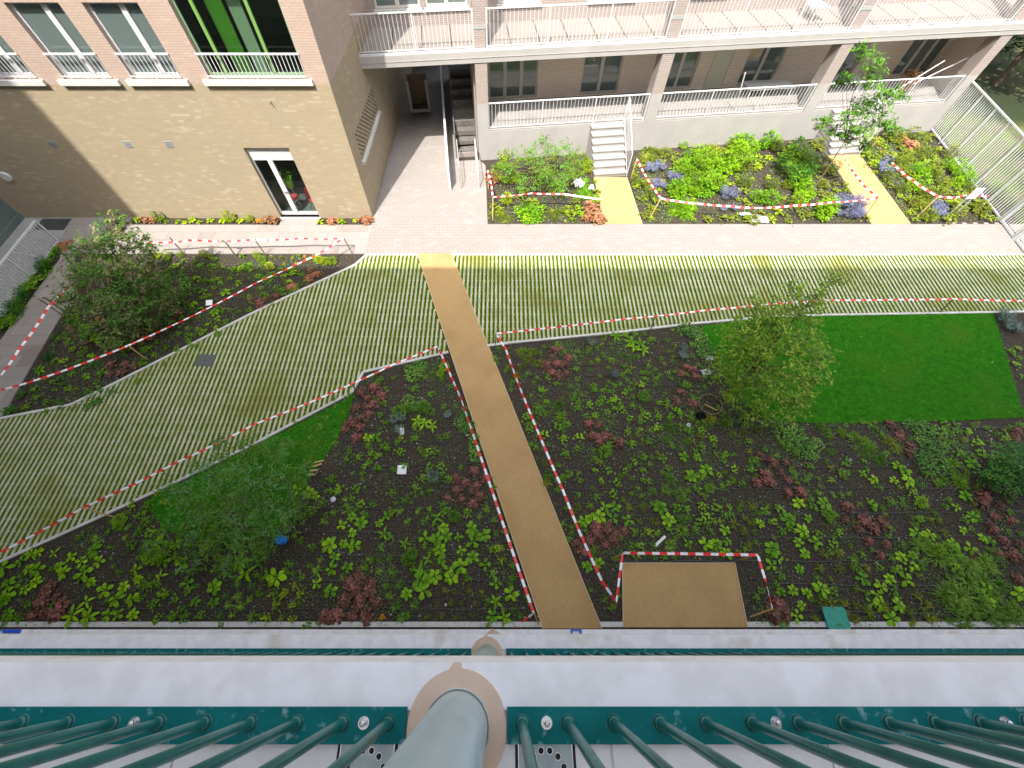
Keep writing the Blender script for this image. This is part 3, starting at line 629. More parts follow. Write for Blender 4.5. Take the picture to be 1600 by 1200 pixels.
# ================================================================ SMALL THINGS
def hook_lamp(u,v,label,du):
    x,y=G(u,v);o=empty('garden_lamp',(x,y,0));tag(o,label,'lamp',None)
    m=MB();m.cyl((0,0,0),(0,0,.66),.025,.025,10);m.tube([(0,0,.66),(.02*du,0,.71),(.07*du,0,.73),(.12*du,0,.725)],.025,10);m.build('post','stake_dark',o)
    m=MB();m.cyl((.12*du,0,.735),(.12*du,0,.70),.06,.055,14);m.build('lamp_head','render_grey',o)
hook_lamp(369,401,'short bent garden lamp with a round head beside the sunlit paved walk',-1)
hook_lamp(103,488,'short bent garden lamp leaning over the shaded left paving',-1)
def stake(b,t,h,label,m='stake_wood',w=.028):
    a=G(*b);c=G(*t,h);d=MB();d.bar((a[0],a[1],-.02),(c[0],c[1],h),w);tag(d.build('stake',m),label,'stake','stakes holding the barrier tape')
W='thin wooden stake '
for b,t,h,l,m in [((100,494),(59,466),.85,'dark thin stake beside the bent lamp on the left paving',1),((287,396),(265,371),.72,'thin stake right of the bushy tree by the sunlit walk, left of the bent lamp',1),
 ((416,400),(400,377),.7,'thin stake just right of the bent lamp by the sunlit walk',1),((551,397),(537,372),.72,'leaning stake where two tapes meet near the tip of the upper left bed',1),
 ((630//1,393),(563,382),.0,'',2),((230,562),(200,540),.75,'pale stake under the long tape in the middle of the upper left bed',0),((411,474),(400,459),.5,'short stake beside the kerb at the right end of the upper left bed',1),
 ((178,808),(130,793),.75,'brown stake at the lower edge of the striped paving, far left',0),((558,618),(551,599),.7,'dark stake at the zigzag corner of the pale kerb',1),
 ((691,553),(684,541),.7,'dark stake at the left side of the long sand path, where two tapes meet',1),((774,539),(775,521),.7,'stake with a knot of red tape right of the long sand path',1),
 ((1015,521),(1023,495),.7,'thin stake at the pale kerb above the middle of the right bed',1),((1467,489),(1490,467),.7,'thin stake at the kerb above the middle of the lawn',1),
 ((842,977),(835,958),.5,'stub of stake with a tape knot left of the foot of the sand path',0),((961,952),(964,941),.5,'short stake in the wedge between sand path and square pad',0),
 ((956,873),(974,864),.72,'stake at the far left corner of the square sand pad',0),((1156,875),(1184,866),.72,'stake at the far right corner of the square sand pad',0),
 ((1172,964),(1207,951),.5,'pale stick leaning over the purple plants right of the square pad',0),((770,343),(770,308),.75,'upright stake in the near left corner of the left sunny bed',0),
 ((763,295),(762,266),.75,'stake with a red knot beside the white passage railing',0),((986,277),(995,248),.75,'stake right of the foot of the left white stairs',0),
 ((1015,342),(1033,309),.8,'orange-brown stake in the near left corner of the middle sunny bed',0),((1178,343),(1185,324),.75,'orange-brown stake behind the crumpled plastic by the sunlit walk',0),
 ((1352,338),(1372,309),.75,'stake leaning over the right short sand path near the walk',0),((1354,240),(1375,213),.75,'stake right of the foot of the right white stairs',0),
 ((1430,341),(1466,307),.85,'stake in the near left corner of the right sunny bed',0),((1517,339),(1538,319),.7,'stake half hidden behind the white sign by the steel fence',0),
 ((936,340),(940,311),.7,'stake left of the left short sand path',0),((924,279),(924,264),.6,'stake left of the foot of the left white stairs',0)]:
    if m<2: stake(b,t,h,l,('stake_wood','stake_dark')[m])
def tape(pts,z,label,sag=.05,bl=.17,w=.062,ph=0.,zz=None):
    P=[Vector((*G(u,v,(zz[i] if zz else z)),(zz[i] if zz else z))) for i,(u,v) in enumerate(pts)]
    m=MB();s=0.;T=[]
    for a,c in zip(P,P[1:]):
        L=(c-a).length;n=max(2,int(L/.042))
        for k in range(n): t=k/n;T.append((a.lerp(c,t)-Vector((0,0,1))*(sag*4*t*(1-t)*min(1,L/2.5)),s+L*t))
        s+=L
    T.append((P[-1],s));r=random.Random(len(label));f1,f2,f3=r.uniform(.5,1.3),r.uniform(0,6),r.uniform(1.7,3.1);pv=None
    for i,(p,q) in enumerate(T):
        d=(T[min(i+1,len(T)-1)][0]-T[max(i-1,0)][0]).normalized();hz=d.cross(Vector((0,0,1))).normalized();up=hz.cross(d)
        an=(.42 if hz.y>0 else -.42)+.38*math.sin(q*f1+f2)+.14*math.sin(q*f3);g=1 if 0<i<len(T)-1 else .25
        o=(hz*math.cos(an)+up*math.sin(an))*(w/2*g);cur=(p+o,p-o)
        if pv: m.mi=int((q+ph)/bl)%2;m.q(pv[0],cur[0],cur[1],pv[1])
        pv=cur
    tag(m.build('barrier_tape',['tape_white','tape_red']),label,'barrier tape','red and white barrier tapes')
tape([(-30,635),(0,588),(30,545),(75,480),(107,446)],.75,'red and white tape over the shaded paving at the left edge')
tape([(222,379),(300,375),(400,374),(470,372),(537,372)],.7,'red and white tape along the sunlit walk in front of the beige brick wall',.08)
tape([(537,372),(497,397),(400,442),(310,489),(200,540),(100,579),(30,602),(-20,614)],.72,'long red and white tape across the upper left bed',.02,w=.05)
tape([(684,541),(620,567),(551,599),(500,622),(397,663),(345,690),(275,723),(212,755),(130,793),(78,822),(50,837),(0,863),(-30,880)],.72,'long red and white tape along the lower edge of the striped paving',.02,w=.05)
tape([(684,541),(720,622),(755,725),(790,830),(834,958)],.6,'red and white tape along the left side of the long sand path',.03)
tape([(834,958),(818,970),(803,981)],.45,'short end of red and white tape at the kerb left of the sand path foot',.0)
tape([(775,521),(790,545),(810,600),(847,690),(880,767),(905,830),(940,907),(963,941)],.6,'red and white tape along the right side of the long sand path',.02)
tape([(963,941),(968,900),(973,864)],.66,'short red and white tape up the left side of the square pad',.0)
tape([(973,864),(1060,865),(1120,866),(1184,867)],.72,'red and white tape along the far side of the square pad',.02)
tape([(1184,867),(1197,910),(1207,951)],.6,'short red and white tape down the right side of the square pad',.0)
tape([(775,521),(850,513),(978,498),(1023,494),(1100,485),(1200,475),(1290,469),(1400,468),(1490,467),(1600,470),(1660,471)],.7,'long red and white tape over the lower edge of the right striped paving',.02,w=.05)
tape([(762,266),(768,290),(770,308)],.75,'short red and white tape at the left end of the left sunny bed',.0)
tape([(770,308),(830,302),(880,303),(940,311)],.75,'red and white tape across the left sunny bed below the big pale shrub',.03)
tape([(995,248),(1012,280),(1033,310)],.75,'red and white tape right of the left short sand path, running past the blue flowers',.03)
tape([(1033,310),(1100,319),(1140,322),(1185,325)],.75,'sagging red and white tape across the left half of the middle sunny bed',.05)
tape([(1185,325),(1240,321),(1300,316),(1372,309)],.75,'red and white tape across the right half of the middle sunny bed',.05)
tape([(1313,236),(1330,264),(1350,290),(1372,309)],.75,'red and white tape hanging over the right short sand path',.03)
tape([(1370,221),(1395,255),(1430,285),(1466,307)],.75,'red and white tape slanting across the right sunny bed',.05)
tape([(1466,307),(1490,309),(1514,304),(1545,307)],.75,'red and white tape behind the white sign by the steel fence',.03)
# sign on two legs
x,y=G(1486,337);o=empty('sign_board',(x,y,0),.1);tag(o,'small white board on two thin legs, in the right sunny bed by the steel fence','sign')
m=MB();m.box(-.2,.2,-.012,.012,.75,1.18);m.build('board','white_paint',o);
for q in (-.12,.14): m=MB();m.box(q-.012,q+.012,.013,.035,0,1.1);m.build('leg','white_paint',o)
m=MB()
for k in range(5): m.box(-.13,.02+.03*(k%3),-.014,-.0125,.85+k*.035,.858+k*.035)
m.box(-.02,.12,-.014,-.0125,1.08,1.095);m.build('print','render_grey',o)
def flat(name,u,v,w,d,h,rz,m,label,cat,z=0.,tilt=0.):
    x,y=G(u,v,z);b_=MB();b_.box(-w/2,w/2,-d/2,d/2,0,h);o=b_.build(name,m);o.location=(x,y,z);o.rotation_euler=(tilt,tilt*.4,rz);return tag(o,label,cat)
flat('plant_tag',628,734,.24,.24,.012,0,'paper','blank white square tag lying in the middle of the left bed','tag',.05,.15)
flat('plant_tag',628,674,.12,.2,.01,.3,'paper','narrow white tag standing beside the grey-blue plant in the left bed','tag',.12,.8)
flat('plant_tag',327,473,.2,.2,.012,.2,'paper','white square tag behind the long tape in the upper left bed','tag',.1,.25)
mh=flat('manhole_cover',321,563,.55,.42,.012,-.05,'manhole','square dark grey manhole cover set in the striped paving','manhole cover',.036)
m=MB();m.box(-.02,.02,-.02,.02,.0121,.014);m.build('lifting_hole','black',mh)
x,y=G(1303,966);b_=MB()
pts=[]
for cx_,cy_,a0 in ((.17,.17,0),(-.17,.17,90),(-.17,-.17,180),(.17,-.17,270)):
    for k in range(5): t=math.radians(a0+k*22.5);pts.append((cx_*1.15+.06*math.cos(t),cy_+.06*math.sin(t)))
b_.prism(pts,0,.05);o=b_.build('valve_box_lid','lid_green');o.location=(x,y,.04);tag(o,'rounded square green lid on the soil by the kerb in the right bed','lid')
b_=MB();b_.cyl((-.14,-.1,.04),(.14,.12,.09),.035,.035,12);o=b_.build('plastic_tube','paper');o.location=(*G(1030,847),0);tag(o,'short white tube lying on the soil above the square sand pad','tube')
b_=MB();b_.cyl((0,0,0),(0,0,.16),.10,.09,20);b_.cyl((0,0,.16),(0,0,.18),.105,.105,20);o=b_.build('bucket','blue_bright');o.location=(*G(448,847),.2);tag(o,'bright blue round tub half under the feathery tree in the left bed','bucket')
for k,(u,v,rz) in enumerate(((500,722,.2),(497,728,.35),(493,736,.1),(489,743,-.05),(497,740,1.2))):
    b_=MB();b_.box(-.12,.12,-.02,.02,0,.03);o=b_.build('wood_offcut','stake_wood' if k<4 else 'bark');o.location=(*G(u,v),.03+.012*k);o.rotation_euler=(0,0,rz)
    tag(o,('topmost pale wood offcut at the corner of the left lawn','second pale wood offcut from the top beside the left lawn','third pale wood offcut from the top beside the left lawn','lowest pale wood offcut beside the left lawn','dark wood offcut across the pale ones beside the left lawn')[k],'wood offcut','wood offcuts beside the left lawn')
def rag(name,u,v,s,lab,m='bag',seed=1,z=.1,n=9,el=1.):
    r=random.Random(seed);b_=MB();P={}
    for i in range(n):
        for j in range(n):
            a,c=(i/(n-1)-.5),(j/(n-1)-.5);k=1-.35*math.hypot(a,c)*r.uniform(.6,1.4)
            P[i,j]=(a*s*el*k*1.5,c*s*k,z*r.uniform(.1,1.)*(1.2-math.hypot(a,c)))
    for i in range(n-1):
        for j in range(n-1): b_.q(P[i,j],P[i+1,j],P[i+1,j+1],P[i,j+1])
    o=b_.build(name,m,smooth=True);o.location=(*G(u,v),.03);return tag(o,lab,'plastic')
rag('plastic_sheet',1183,344,.5,'crumpled pale plastic at the edge of the sunlit walk in the middle sunny bed',seed=3,el=1.3,z=.14)
rag('plastic_sheet',1163,337,.22,'small scrap of pale plastic left of the crumpled sheet by the sunlit walk',seed=5,el=1.6)
rag('plastic_sheet',902,293,.45,'long white plastic scrap hanging behind the tape in the left sunny bed',seed=8,el=.7,z=.5).rotation_euler=(0,0,.6)
rag('plastic_sheet',923,299,.2,'small white scrap of plastic on the green clump in the left sunny bed',seed=9,z=.3)
rag('plastic_sheet',1107,561,.2,'pale blue scrap of plastic at the left side of the leaning tree',seed=10)
rag('plastic_sheet',1102,583,.22,'white scrap of plastic on the soil above the watering ring',seed=11)
rag('plastic_sheet',1093,651,.25,'black plastic pot scrap below the watering ring','black',seed=12,z=.16)
for i,(u,v,s) in enumerate(((1075,665,.06),(1097,652,.05),(521,781,.07),(1027,662,.03),(612,650,.03))):
    b_=MB();
    for a,c,d in ((1,0,0),(-1,0,0),(0,1,0),(0,-1,0),(0,0,1),(.7,.7,.5),(-.7,.6,.5)): pass
    b_.cyl((0,0,0),(0,0,s*.5),s,s*1.15,7);b_.cyl((0,0,s*.5),(0,0,s),s*1.15,s*.5,7);o=b_.build('stone','stone' if i>2 else 'bag');o.location=(*G(u,v),.01)
    tag(o,('white stone left of the black pot scrap near the watering ring','small white stone on the black pot scrap near the watering ring','pale stone right of the feathery tree in the left bed','small grey stone in the middle of the right bed','small grey stone right of the purple plants at the top of the left bed')[i],'stone')
# watering ring and pole of the leaning tree
b_=MB();n=28;cx_,cy_=G(1109,633)
for k in range(n):
    t0,t1=2*math.pi*k/n,2*math.pi*(k+1)/n;b_.cyl((cx_+.33*math.cos(t0),cy_+.33*math.sin(t0),.06),(cx_+.33*math.cos(t1),cy_+.33*math.sin(t1),.06),.018,.018,6,False)
tag(b_.build('watering_ring','stake_dark'),'dark hose ring on the soil round the trunk of the leaning tree','watering ring')
b_=MB();b_.bar((*G(1100,633),.05),(*G(1118,643),.07),.03);tag(b_.build('stick','stake_wood'),'pale stick lying across the watering ring','stick')
# blue things seen beyond the lower gallery edge, both standing on the lowest gallery
b_=MB();b_.box(-9.2,-7.17,-.128,-.113,3.752,3.77);b_.box(-7.42,-7.17,-.16,-.1281,3.752,3.77);tag(b_.build('spirit_level','blue_plastic'),'blue bar lying on the edge of the lowest gallery at the far left','bar')
b_=MB();x0=(887-785)/655*7.05;b_.box(x0-.08,x0+.08,-.13,-.113,3.752,3.77);b_.box(x0-.08,x0-.06,-.165,-.1301,3.752,3.77);b_.box(x0+.05,x0+.08,-.165,-.1301,3.752,3.77);tag(b_.build('clip_frame','blue_plastic'),'small dark blue clip on the edge of the lowest gallery right of the steel column','clip')
# objects in the passage and on the terraces
o=empty('storage_crate',(-4.3,21.2,0),.1);tag(o,'white-framed open crate standing in the dark covered passage','crate')
m=MB();m.box(0,.9,0,.05,.2,1.5);m.box(0,.06,-.55,0,.2,1.5);m.box(.84,.9,-.55,0,.2,1.5);m.box(.06,.84,-.55,0,.2,.26);m.build('case','stake_dark',o)
m=MB();m.box(-.02,.1,-.6,-.551,.2,1.5);m.box(.8,.92,-.6,-.551,.2,1.5);m.box(.1,.8,-.6,-.551,.2,.34);m.build('front_frame','render_grey',o)
def local(s,of,z=0.):
    c,q=math.cos(.10675),math.sin(.10675);return (-.6905+s*c-of*q,17.3118+s*q+of*c,z)
def table(s,of,z,lab,l=1.7,w=.7,h=.72):
    o=empty('folding_table',local(s,of,z),.107);tag(o,lab,'table');m=MB();m.box(0,l,0,w,h-.03,h);m.build('table_top','white_paint',o)
    for i in range(4): m=MB();x=.08+(i%2)*(l-.16);y=.06+(i//2)*(w-.12);m.box(x-.02,x+.02,y-.02,y+.02,0,h-.03);m.build('leg','white_paint',o)
table(11.4,1.1,ZT,'low white table behind the railing of the terrace, right of the taupe door',2.0,.75,.4)
table(15.0,1.2,ZT,'low white table on the terrace above the right stairs',1.6,.7,.4)
for s,of,a,lab in ((17.4,.6,1.2,'white pole leaning outward over the terrace railing at the far right'),(18.2,1.0,1.9,'second white pole propped beside the end column of the terrace'),(10.6,.35,-.35,'white pole propped on the terrace railing right of the taupe door')):
    m=MB();m.cyl((0,0,0),(a,-.2,1.5),.025,.025,8);o=m.build('pole','white_paint');o.location=local(s,of,ZT);tag(o,lab,'pole')
o=empty('planter',local(18.4,1.0,ZT));tag(o,'clay planter with orange-brown leaves at the right end of the terrace','planter')
m=MB();m.cyl((0,0,0),(0,0,.4),.18,.26,18);m.build('pot','lf_bronze',o);m=MB()
for _ in range(220): m.leaf((R.gauss(0,.16),R.gauss(0,.16),.45+abs(R.gauss(0,.2))),(R.gauss(0,1),R.gauss(0,1),R.uniform(-.2,.8)),.14,.07,.3,3)
m.build('foliage','lf_bronze',o)
o=empty('slatted_chair',local(12.55,1.15,ZS1),.3);tag(o,'white slatted chair on the upper gallery, right of the third column from the left','chair')
m=MB()
for k in range(7): m.box(-.3+k*.09,-.24+k*.09,-.3,.3,.42,.445)
m.build('seat','white_paint',o);m=MB()
for k in range(7): m.bar((-.27+k*.09,.3,.42),(-.27+k*.09,.45,1.0),.05,.02)
m.build('backrest','white_paint',o)
for x,y in ((-.28,-.28),(.28,-.28),(-.28,.28),(.28,.28)): m=MB();m.box(x-.02,x+.02,y-.02,y+.02,0,.42);m.build('leg','white_paint',o)
# chairs seen through the glazed door
def cafe_chair(x,y,z,m_,rz,lab):
    o=empty('cafe_chair',(x,y,z),rz);tag(o,lab,'chair');m=MB();m.cyl((0,0,.42),(0,0,.46),.2,.23,16);m.build('seat',m_,o)
    m=MB();n=10
    for k in range(n):
        a0,a1=math.radians(20+140*k/n),math.radians(20+140*(k+1)/n);m.q((.22*math.cos(a0),.22*math.sin(a0),.46),(.22*math.cos(a1),.22*math.sin(a1),.46),(.26*math.cos(a1),.26*math.sin(a1),.85),(.26*math.cos(a0),.26*math.sin(a0),.85))
    m.build('backrest',m_,o)
    for sx in (-1,1):
        for sy in (-1,1): m=MB();m.cyl((.12*sx,.12*sy,.42),(.2*sx,.2*sy,0),.012,.012,6);m.build('leg','steel',o)
o=empty('potted_plant',(-7.9,YW+.52,.05));tag(o,'plant in a lime green pot on a tall stand behind the glazed door','potted plant')
m=MB();m.cyl((0,0,0),(0,0,.95),.015,.015,6);m.cyl((0,0,0),(0,0,.02),.15,.15,14);m.build('stand','steel',o);m=MB();m.cyl((0,0,.95),(0,0,1.27),.12,.17,18);m.build('pot','lime_plastic',o)
m=MB()
for _ in range(120): m.leaf((R.gauss(0,.08),R.gauss(0,.08),1.3+abs(R.gauss(0,.12))),(R.gauss(0,1),R.gauss(0,1),R.uniform(0,1.5)),.2,.05,.5,4)
m.build('foliage','lf_mid',o)
cafe_chair(-8.05,YW+.55,.06,'red_plastic',2,'red chair low behind the narrow pane of the glazed door')
cafe_chair(-7.2,YW+.5,.06,'red_plastic',1,'red chair low behind the wide pane of the glazed door')
# drip hoses
def hose(pts,lab):
    P=[];
    for i,(u,v) in enumerate(pts):
        P.append(Vector((*G(u,v),.025)))
    Q=[]
    for a,c in zip(P,P[1:]):
        n=max(1,int((c-a).length/.5))
        for k in range(n): p=a.lerp(c,k/n);Q.append(p+Vector((0,R.gauss(0,.012),R.uniform(-.005,.01))))
    Q.append(P[-1]);m=MB();m.tube(Q,.009,5);tag(m.build('drip_hose','hose'),lab,'hose','black drip hoses on the soil beds')
_t='first second third fourth fifth sixth seventh eighth ninth'.split()
ords='first second third fourth fifth sixth seventh eighth ninth tenth eleventh twelfth thirteenth fourteenth fifteenth sixteenth seventeenth eighteenth nineteenth twentieth'.split();ords+=[d_+'-'+o_ for d_ in ('twenty','thirty','forty','fifty','sixty','seventy','eighty','ninety') for o_ in _t]
LB=[[(0,950),(200,952),(400,953),(560,953),(825,951)],[(0,907),(300,908),(600,908),(808,906)],[(180,869),(480,868),(700,868),(795,868)],[(440,831),(640,831),(700,828),(780,830)],[(470,794),(560,794),(620,797),(690,791),(760,797)],[(500,757),(600,761),(750,763)],[(520,729),(620,728),(740,725)],[(545,697),(590,702),(640,699),(670,692),(725,690)],[(560,670),(620,669),(712,667)],[(620,611),(660,606),(690,602)]]
for i,p in enumerate(LB): hose(p,ords[i]+' black drip hose up from the kerb in the left bed')
RBh=[[(1215,952),(1400,958),(1600,965)],[(1200,912),(1400,915),(1600,918)],[(955,877),(1200,877),(1420,876),(1600,878)],[(905,838),(1100,841),(1320,840),(1600,838)],[(890,804),(1100,805),(1300,803),(1500,801),(1600,799)],[(870,764),(1100,764),(1200,764),(1400,762),(1600,766)],[(862,735),(1000,731),(1200,730),(1600,731)],[(860,706),(1000,702),(1200,697),(1600,698)],[(850,675),(1000,671),(1300,668),(1600,669)],[(845,641),(1000,639),(1090,637)],[(840,609),(1000,603),(1080,602)],[(815,588),(950,588),(1080,586)],[(805,573),(950,571),(1090,570)],[(800,560),(900,557),(1080,553)],[(800,547),(950,540),(1075,532)]]
for i,p in enumerate(RBh): hose(p,ords[i]+' black drip hose up from the kerb in the right bed')
for i,p in enumerate([[(60,632),(200,575),(330,500)],[(300,470),(420,466)],[(330,444),(455,436)],[(420,408),(520,405)]]): hose(p,ords[i]+' black drip hose from the left in the upper left bed')
# ================================================================ PLANTS
def pm(kind,seed):
    r=random.Random(seed*31+len(kind));m=MB();U=r.uniform;G_=r.gauss
    if kind in('rosette','lance'):
        n=r.choice((4,5,6));L=.16 if kind=='rosette' else .19;W_=.088 if kind=='rosette' else .055
        for tier,(k,s,pt) in enumerate(((n,1,.25),(r.choice((2,3,4)),.55,.7))):
            for i in range(k):
                a=6.283*i/k+U(-.25,.25)+tier*.5;l=L*s*U(.8,1.15);m.leaf((.01*math.cos(a),.01*math.sin(a),.05+tier*.03),(math.cos(a),math.sin(a),pt*U(.6,1.4)),l,W_*s*U(.85,1.15),.35,6,pk=1.5 if kind=='rosette' else .9)
        m.cyl((0,0,0),(0,0,.06),.008,.006,5)
    elif kind=='clump':
        for i in range(20):
            a=U(0,6.283);q=abs(G_(0,.06));z=.09-.5*q+U(-.02,.02);m.leaf((q*math.cos(a),q*math.sin(a),max(.02,z)),(math.cos(a+U(-.5,.5)),math.sin(a+U(-.5,.5)),U(0,.5)),U(.045,.075),U(.04,.06),.3,3)
    elif kind=='heuchera':
        for i in range(19):
            a=i*2.4+U(-.3,.3);q=math.sqrt((i+.5)/19)*.14;z=.05+.09*(1-q/.13)+U(-.01,.015);nr=(math.cos(a)*.5*q/.12+G_(0,.2),math.sin(a)*.5*q/.12+G_(0,.2),1)
            rr=U(.028,.046);c_=Vector((q*math.cos(a),q*math.sin(a),z));nv=Vector(nr).normalized();u_=nv.orthogonal().normalized();v_=nv.cross(u_);i0=len(m.v);m.v.append(tuple(c_-nv*rr*.25))
            for k in range(10): t=.628*k;q_=rr*(1 if k%2 else .8);m.v.append(tuple(c_+u_*(q_*math.cos(t))+v_*(q_*math.sin(t))+nv*rr*.12*(k%2)))
            for k in range(10): m.f.append((i0,i0+1+k,i0+1+(k+1)%10));m.m.append(0)
    elif kind=='spiky':
        for i in range(30):
            a=U(0,6.283);m.leaf((0,0,.02),(math.cos(a),math.sin(a),U(.25,1.8)),U(.13,.2),.014,U(.3,.8),4)
    elif kind=='grass':
        for i in range(110):
            a=U(0,6.283);q=abs(G_(0,.05));m.leaf((q*math.cos(a),q*math.sin(a),.0),(math.cos(a)*U(.3,1),math.sin(a)*U(.3,1),U(.6,1.6)),U(.2,.36),.011,U(.5,1.1),4)
    elif kind=='shrub':
        for i in range(230):
            d=Vector((G_(0,1),G_(0,1),G_(0,1))).normalized();q=.2*U(.6,1.05);p=Vector((d.x*q,d.y*q,.17+d.z*q*.85))
            if p.z<.02: continue
            m.leaf(p,(d.x+G_(0,.4),d.y+G_(0,.4),d.z*.3+U(0,.5)),U(.04,.07),.032,.3,3)
        for i in range(5): a=U(0,6.28);m.cyl((0,0,0),(.12*math.cos(a),.12*math.sin(a),.22),.006,.003,4)
    elif kind=='cover':
        for i in range(90):
            a=U(0,6.283);q=math.sqrt(U(0,1))*.2;m.disc((q*math.cos(a),q*math.sin(a),U(.03,.11)),(G_(0,.4),G_(0,.4),1),U(.014,.026),6,.2)
    elif kind=='lime':
        for i in range(26):
            a=U(0,6.283);q=abs(G_(0,.045));m.leaf((q*math.cos(a),q*math.sin(a),.03+U(0,.07)),(math.cos(a),math.sin(a),U(.1,.9)),U(.04,.065),.035,.3,3)
    elif kind in('sage','catmint'):
        for i in range(60):
            a=U(0,6.283);q=U(0,.08);e=Vector((math.cos(a)*U(.1,.2),math.sin(a)*U(.1,.2),U(.18,.32)));m.mi=0;m.leaf((q*math.cos(a),q*math.sin(a),.01),e,e.length,.012,.1,3)
            if kind=='catmint':
                m.mi=1
                for k in range(7): p=e*U(.6,1.15);m.disc((p.x+G_(0,.012),p.y+G_(0,.012),p.z),(G_(0,1),G_(0,1),1),.013,5,.3)
            else:
                for k in range(3): p=e*U(.3,.95);m.leaf(p,(G_(0,1),G_(0,1),.3),.04,.014,.2,3)
    return m
KM={'rosette':'lf_bright','lance':'lf_bright','clump':'lf_mid','heuchera':'lf_purple','spiky':'lf_spike','grass':'lf_spike','shrub':'lf_mid','cover':'lf_cover','lime':'lf_lime','sage':'lf_grey'}
BASE={}
def base(kind,mt,i):
    key=(kind,mt,i)
    if key not in BASE:
        BASE[key]=pm(kind,i+1).mesh({'rosette':'broad_leaved_plant','lance':'lance_leaved_plant','clump':'small_clump','heuchera':'round_leaved_plant','spiky':'spiky_plant','grass':'grass_tuft','shrub':'small_shrub','cover':'carpet_plant','lime':'lime_plant','sage':'grey_plant','catmint':'blue_flower'}[kind],['lf_grey','flower_blue'] if kind=='catmint' else [mt,mt])
    return BASE[key]
PL=[]
def plants(kind,x0,y0,pts,sc=1.,mt=None,k=4.):
    mt=mt or KM.get(kind,'lf_mid')
    for x,y in pts:
        u,v=x0+x/k,y0+y/k;X,Y=G(u,v,.05);PL.append((kind,'lf_mid' if (kind=='clump' and mt=='lf_bright' and R.random()<.4) else mt,X,Y,sc*R.uniform(.72,1.3)))
SPR={}
def scatter(kind,P,n,sc=1.,mt=None,md=.18,ind=False):
    c=0;t=0;mt=mt or KM.get(kind,'lf_mid')
    while c<n and t<n*30:
        t+=1;x,y=rnd_in(P)
        if inpoly(x,y,BAD1): continue
        if all((x-p[2])**2+(y-p[3])**2>(md*md) for p in PL): (PL.append((kind,mt,x,y,sc*R.uniform(.8,1.25))) if ind else SPR.setdefault(mt,[]).append((kind,x,y,sc*R.uniform(.8,1.25))));c+=1
BAD1=[(-100,-100),(-99,-100),(-99,-99)]
p=plants
p('rosette',400,600,[(600,830),(655,870),(600,930),(615,1005),(540,880),(460,1005),(545,1000),(770,870),(820,825),(1170,900),(1190,945),(1060,970),(1130,970),(1150,1040),(1160,1100),(1345,900),(1265,960),(1360,985),(1430,945),(1280,1045),(1350,1085),(1285,1140),(1435,1130),(470,1155),(570,1150),(1210,1170),(490,1085),(330,680),(370,700),(250,665),(700,335),(750,335)],1.05)
p('lance',400,600,[(800,940),(1075,1100),(1125,835),(1030,1170),(1010,230),(1050,250),(1100,260),(930,1000)],1.1)
p('clump',400,600,[(520,670),(475,600),(630,660),(300,825),(580,425),(640,455),(720,435),(760,450),(810,395),(1080,525),(1160,510),(1045,585),(995,645),(680,515),(760,525),(660,745),(730,750),(1130,430),(1080,420),(900,430),(1100,600),(1480,1180),(1320,800),(1190,330)],1.1)
p('heuchera',400,600,[(740,30),(700,90),(650,60),(780,70),(740,130),(620,150),(660,215),(560,280),(650,270),(625,335),(600,240),(1360,545),(1250,590),(1310,615),(1380,635),(1260,670),(1350,665),(1195,715),(1280,725),(1355,745),(1400,700),(640,1170),(660,30),(700,190),(690,140),(570,250),(1440,590)],1.)
p('spiky',400,600,[(490,800),(425,740),(420,860),(785,1020),(710,1090),(835,1090),(765,1170),(855,1170),(950,860),(1040,865),(1015,795),(900,790),(1440,780),(1490,850),(1500,930),(1400,830),(350,800),(400,1095),(380,1170),(600,560),(860,540),(560,720),(930,720)],1.)
p('shrub',400,600,[(1245,830),(980,1060),(960,1090),(950,160),(1050,150),(900,180)],.75,'lf_mid');p('cover',400,600,[(1290,200),(1340,260),(1270,240),(1360,330),(1370,400),(1370,450),(1300,280),(1010,130),(1090,170),(950,110)],1.)
p('sage',400,600,[(870,225),(920,220),(900,300),(1200,200),(1110,590)],.9);p('lime',400,600,[(1520,1025),(1530,1100),(910,340),(850,800)],1.)
p('rosette',0,900,[(60,110),(150,90),(30,150),(220,40),(50,50),(570,40),(660,90),(730,145),(830,140),(770,70),(860,20),(50,235),(670,245),(740,240),(830,240),(1340,70),(1170,40),(1330,170),(1220,160),(510,10)],1.1)
p('lance',0,900,[(540,160),(460,250),(560,255),(1000,0)],1.1);p('clump',0,900,[(1160,210),(1255,250),(970,170),(980,270),(1020,110),(1090,250)],1.1)
p('heuchera',0,900,[(320,60),(350,130),(300,150),(270,230),(330,240),(200,250),(370,240),(280,100),(250,170),(390,180)],1.05)
p('spiky',0,900,[(1410,120),(1490,120),(1430,180),(1510,190),(1370,250),(1450,240),(1560,150),(1580,260),(1570,60),(1490,40)],1.)
p('lime',400,900,[(240,60),(120,105),(180,115),(285,110),(135,175),(225,185),(75,260),(160,265),(235,270)],1.05);p('lime',400,900,[(790,255)],1,'lf_orange')
p('rosette',400,900,[(380,50),(470,90),(130,10),(940,110),(1050,100),(1030,20),(1110,5),(1220,10),(1500,50),(1590,115),(1470,250)],1.25);p('lance',400,900,[(1550,260),(1500,165)],.9)
p('heuchera',400,900,[(640,20),(610,70),(700,90),(620,100),(720,40),(640,190),(560,170),(550,150),(740,150),(760,180),(470,260),(600,250),(690,245),(580,40),(650,140),(430,250),(500,250),(700,270)],1.)
p('spiky',400,900,[(810,65),(900,60),(830,130),(990,180),(910,260),(870,190)],1.1);p('spiky',400,900,[(1130,180),(1220,170),(1280,165),(1370,170),(1180,90),(1070,260),(1160,250),(1240,260),(1340,250),(1240,100),(1330,90),(1410,95)],.62,'lf_olive')
